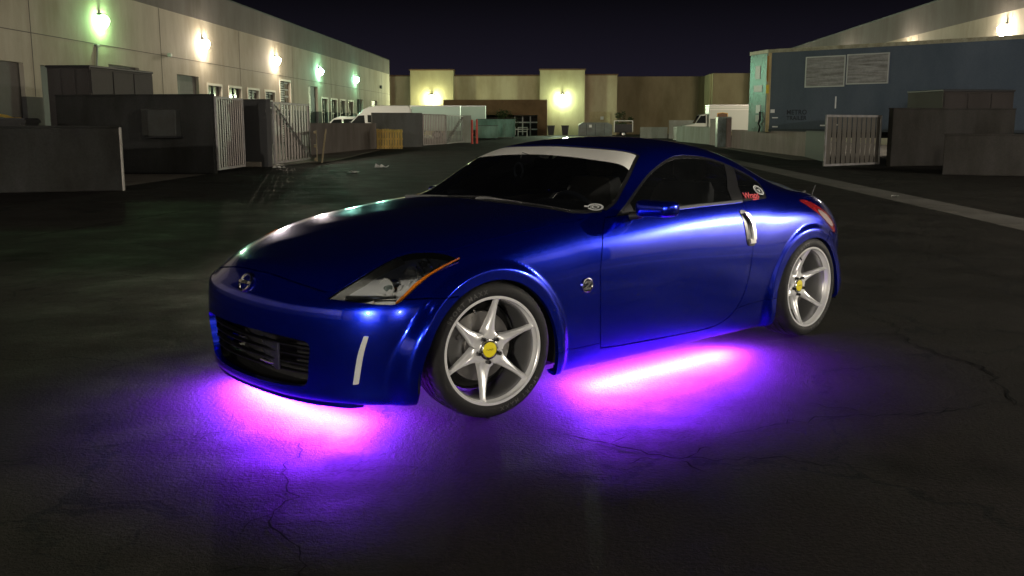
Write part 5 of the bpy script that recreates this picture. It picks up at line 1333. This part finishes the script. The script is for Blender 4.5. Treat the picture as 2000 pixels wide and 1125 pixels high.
# ------------------------------------------------------------------ coupe: wheels and underglow
M_rim = mat('silver_rim_paint', (.95,.95,.94), .28, .5, coat=.6)
M_barrel = mat('rim_barrel', (.30,.30,.30), .36, .8)
M_letter = mat('tyre_lettering', (.05,.05,.048), .55)
M_disc = mat('brake_steel', (.34,.33,.32), .38, .9)
M_cal = mat('caliper_grey', (.16,.16,.16), .5, .3)
M_yel = mat('yellow_cap', (.78,.66,.02), .4)
M_lug = mat('black_lug', (.02,.02,.022), .3, .6)
TR = WZ
def tyre_mesh():
    n = 240; half = [(.2435,.1065),(.246,.114),(.256,.1195),(.270,.1225),(.284,.1215),(.297,.116),(.3075,.1075),(.3145,.0965),(.3175,.086),(.3195,.066),(.3195,.0645),(.3125,.0635),(.3125,.0565),(.3205,.0555),(.3215,.026),(.3215,.025),(.3135,.024),(.3135,.016),(.3215,.015)]
    prof = half+[(r, -h) for r, h in half[::-1]]; m = len(prof); V = []; F = []
    for j in range(n):
        a = 2*math.pi*j/n; gr = (j % 4 == 0)
        for i, (r, h) in enumerate(prof):
            rr = r
            if gr and (7 <= i <= 9 or m-10 <= i <= m-8): rr -= .0035
            if (j+2) % 5 == 0 and (13 <= i <= 14 or m-15 <= i <= m-14): rr -= .003
            aa = a+.25*(abs(h)-.0)*(.3 if h > 0 else -.3)
            V.append((rr*math.cos(aa), h, rr*math.sin(aa)))
    for j in range(n):
        j2 = (j+1) % n
        for i in range(m-1): F.append((j*m+i, j*m+i+1, j2*m+i+1, j2*m+i))
    return V, F
me_tyre = None
def spoke_mesh(hub, lipy):
    rs = [.0,.02,.036,.05,.062,.072,.080,.088,.098,.11,.13,.15,.17,.19,.21,.224,.233,.239,.244]
    wk = [(.0,.0),(.05,.0289),(.062,.0335),(.070,.0366),(.077,.0380),(.085,.0348),(.095,.0302),(.11,.0254),(.13,.0210),(.15,.0179),(.17,.0154),(.19,.0136),(.21,.0126),(.224,.0131),(.233,.0145),(.239,.0195),(.244,.029)]
    V = []; F = []; nt = 13
    for r in rs:
        w = np.interp(r, [a for a, b in wk], [b for a, b in wk]); al = min(math.pi/6, w/max(r, 1e-4)) if r > .05 else math.pi/6
        s = max(0, (r-.055)/(.244-.055)); yf = hub+(lipy-hub)*(s**1.7)
        thick = .05*(1-s)+.026*s
        for k in range(nt):
            t = -1+2*k/(nt-1)
            open_ = sstep(.074, .092, np.array(r))
            crown = open_*(.009*abs(t)**1.05+.009*abs(t)**3.5)
            V.append((r*math.cos(al*t), yf-crown, r*math.sin(al*t)))
        # side return vertices
        V.append((r*math.cos(al), yf-thick, r*math.sin(al))); V.append((r*math.cos(-al), yf-thick, r*math.sin(-al)))
    m = nt+2
    for i in range(len(rs)-1):
        for k in range(nt-1): F.append((i*m+k, i*m+k+1, (i+1)*m+k+1, (i+1)*m+k))
        if rs[i+1] > .078:
            F.append((i*m+nt-1, i*m+nt, (i+1)*m+nt, (i+1)*m+nt-1)); F.append((i*m, (i+1)*m, (i+1)*m+nt+1, i*m+nt+1))
            F.append((i*m+nt, i*m+nt+1, (i+1)*m+nt+1, (i+1)*m+nt))
    return V, F
def make_wheel(x, yc, sy, steer, hub, phase, front):
    global me_tyre
    w = empty('wheel', (x, sy*yc, WZ), (math.pi if sy < 0 else 0)+steer, car)
    if me_tyre is None:
        V, F = tyre_mesh(); o = MB().add(V, F).build('tyre', M_tyre, w, True, math.radians(50)); me_tyre = o.data
    else: o = obj('tyre', me_tyre, w)
    lip = [(.2475,.098),(.2545,.1125),(.2545,.1165),(.2535,.1185),(.2425,.1185),(.2405,.1165),(.2405,.100),(.2365,.094),(.2345,.084),(.229,.076),(.226,.04),(.224,-.04),(.228,-.09),(.246,-.11)]
    MB().lathe(lip[:9], 96).build('rim', M_rim, w, True)
    MB().lathe(lip[8:], 96).build('barrel', M_barrel, w, True)
    V, F = spoke_mesh(hub, .104)
    key = 'spoke_%.3f' % hub
    if key not in bpy.data.meshes:
        me = new_mesh(key, V, F, M_rim); bm = bmesh.new(); bm.from_mesh(me); bmesh.ops.remove_doubles(bm, verts=bm.verts, dist=1e-6); bmesh.ops.recalc_face_normals(bm, faces=bm.faces)
        up = sum(f.normal.y for f in bm.faces if f.calc_center_median().y > hub-.03)
        if up < 0: bmesh.ops.reverse_faces(bm, faces=bm.faces)
        for f in bm.faces: f.smooth = True
        for e in bm.edges: e.smooth = e.is_manifold and e.calc_face_angle(0) < math.radians(38)
        bm.to_mesh(me); bm.free()
    me = bpy.data.meshes[key]
    for k in range(6): obj('spoke', me, w, None, (0, -(phase+k*math.pi/3), 0))
    # hub boss, cap, lug nuts
    MB().lathe([(.050,hub-.002),(.049,hub+.004),(.0445,hub+.0065),(.040,hub+.0065),(.038,hub+.011),(.0365,hub+.012)], 40).build('hub_ring', mat('hub_machined', (.7,.7,.69), .2, 1), w, True)
    cap = MB().lathe([(0,hub+.0115),(.030,hub+.0125),(.0355,hub+.0115),(.0365,hub+.006)], 40).build('centre_cap', M_yel, w, True)
    MB().tube([(-.019+.038*t, hub+.0127, .004*math.sin(t*16)*(1-.4*t)) for t in np.linspace(0, 1, 25)], .0011, 6).build('cap_mark', mat('cap_dark', (.28,.22,.01), .5), w)
    for k in range(5):
        a = phase+.35+k*2*math.pi/5
        c = (.0575*math.cos(a), 0, .0575*math.sin(a))
        MB().lathe([(.0145,hub-.003),(.0145,hub-.001),(.0105,hub+.001)], 14, c=c).lathe([(.0095,hub-.002),(.0095,hub+.019),(.006,hub+.0225),(0,hub+.023)], 6, c=c).build('lug_nut', M_lug, w)
    MB().lathe([(.075,-.012),(.163,-.012),(.165,-.016),(.165,-.040),(.163,-.044),(.075,-.044)], 64).lathe([(.0,.012),(.072,.012),(.078,-.012)], 40).build('brake_disc', M_disc, w, True, math.radians(30))
    MB().lathe([(0,-.075),(.205,-.075),(.212,-.05),(.205,-.10),(0,-.10)], 40).build('glow_block_disc', M_blackm, w)  # added dark disc that blocks the purple glow behind the spokes
    # caliper body over the front edge of the disc with its bridge and bolts
    V = []; F = []; A = np.linspace(2.45, 3.55, 12) if sy > 0 else np.linspace(-.4, .7, 12)
    A = np.linspace(math.radians(-32), math.radians(38), 12)
    if sy < 0: A = math.pi-A
    for a in A:
        for r, y in ((.108,.012),(.150,.020),(.178,.012),(.180,-.07),(.12,-.07)): V.append((r*math.cos(a), y, r*math.sin(a)))
    for i in range(11):
        for j in range(5): F.append((5*i+j, 5*i+(j+1) % 5, 5*i+5+(j+1) % 5, 5*i+5+j))
    F += [(0,1,2,3,4), (59,58,57,56,55)]
    MB().add(V, F).build('caliper', M_cal, w, True, math.radians(30))
    for a in (A[2], A[9]):
        MB().lathe([(0,.028),(.012,.027),(.014,.018),(.014,.0)], 12, c=(.143*math.cos(a), 0, .143*math.sin(a))).build('caliper_piston', M_disc, w, True)
    MB().tube([(.218*math.cos(phase+.45), .098, .218*math.sin(phase+.45)), (.20*math.cos(phase+.45), .108, .20*math.sin(phase+.45))], .004, 8).build('valve_stem', M_lug, w)
    if sy > 0:      # raised sidewall lettering
        for txt, a0 in (('SPORT MAXX', math.radians(58)), ('SPORT MAXX', math.radians(238))):
            small = False
            V, F = text_mesh(txt, .020 if small else .030, 0, 0, 1.12 if small else 1.45, .0004); V2 = []
            for v in V:
                r = .2765+v[1]; a = a0+(v[0]/.2765)     # seen from outside, +x runs to the left
                hh = np.interp(r, [.256,.270,.284,.297], [.1195,.1225,.1215,.116])
                V2.append((r*math.cos(a), hh+.0012, r*math.sin(a)))
            MB().add(V2, F).build('sidewall_lettering', M_letter, w, fix=False)
    return w
PH_F, PH_R = math.radians(39), math.radians(37)
make_wheel(AX_F-.021, .7505, 1, -.183, .072, PH_F, True)
make_wheel(AX_R, .768, 1, 0, .034, PH_R, False)
make_wheel(AX_F+.021, .7505, -1, -.183, .072, PH_F, True)
make_wheel(AX_R, .768, -1, 0, .034, PH_R, False)

# purple LED strips under sills and bumper
LED_COL = (.215,.019,1.0)
def led(name, pts, st):
    mb = MB(); em = MB()
    for a, b in zip(pts[:-1], pts[1:]):
        d = Vector(b)-Vector(a); c = (Vector(a)+Vector(b))/2
        a_ = math.atan2(d.y, d.x); mb.box(c+Vector((0,0,.0047)), (d.length+.004, .022, .008), a_)
        n_ = Vector((-math.sin(a_), math.cos(a_), 0)); t_ = d.normalized()*d.length/2
        em.add([c-t_-n_*.0075+Vector((0,0,.0005)), c+t_-n_*.0075+Vector((0,0,.0005)), c+t_+n_*.0075+Vector((0,0,.0005)), c-t_+n_*.0075+Vector((0,0,.0005))], [(0,3,2,1)])
    o = mb.build(name, M_blackm, car); em.build('led_strip', mat_emit('purple_led_glow', (.55,.06,1.0), 9.0), o, fix=False)
    for a, b in zip(pts[:-1], pts[1:]):       # the diodes shine down in a wide beam
        d = Vector(b)-Vector(a); c = (Vector(a)+Vector(b))/2
        L = bpy.data.lights.new('led_light', 'AREA'); L.shape = 'RECTANGLE'; L.size = d.length; L.size_y = .014; L.color = LED_COL; L.energy = st*d.length; L.spread = LED_SPREAD
        lo = bpy.data.objects.new('led_light', L); lo.location = c+Vector((0,0,-.002)); lo.rotation_euler = (0,0,math.atan2(d.y, d.x)); link(lo, o)
    return o
for sy in (1, -1):
    led('light_strip', [(-.74, sy*.772, .117), (-1.93, sy*.772, .117)], LED_SIDE)
fx = lambda y: np.interp(abs(y), [0,.15,.3,.5], [.56,.555,.54,.50])
ys = np.linspace(-.50, .50, 5)
led('light_strip', [(fx(y), y, .110) for y in ys], LED_FRONT)
MB().b2((.30,-.46,.118), (.60,.46,.126)).build('strip_shield', M_blackm, car)  # added tray keeping the front strip's glow out of the grille

# horseshoe-shaped charm hanging from the rear-view mirror
ch = MB(); A = np.linspace(math.radians(-58), math.radians(238), 26)
cc = Vector((-1.075, -.125, 1.068))
ch.tube([cc+Vector((0, .036*math.cos(a), .044*math.sin(a))) for a in A], .0072, 8)
charm = ch.build('hanging_charm', mat('pale_charm', (.75,.75,.72), .4), None, True)
MB().tube([cc+Vector((0,0,.050)), cc+Vector((-.02,.01,.105)), Vector((-1.20,0,1.13))], .0022, 6).build('cord', mat('charm_cord', (.1,.1,.1), .7), charm)
charm.location = CAR_LOC; charm.rotation_euler = (0,0,CAR_RZ)
tag(charm, 'pale open ring charm hanging inside the windshield of the blue coupe', 'charm')
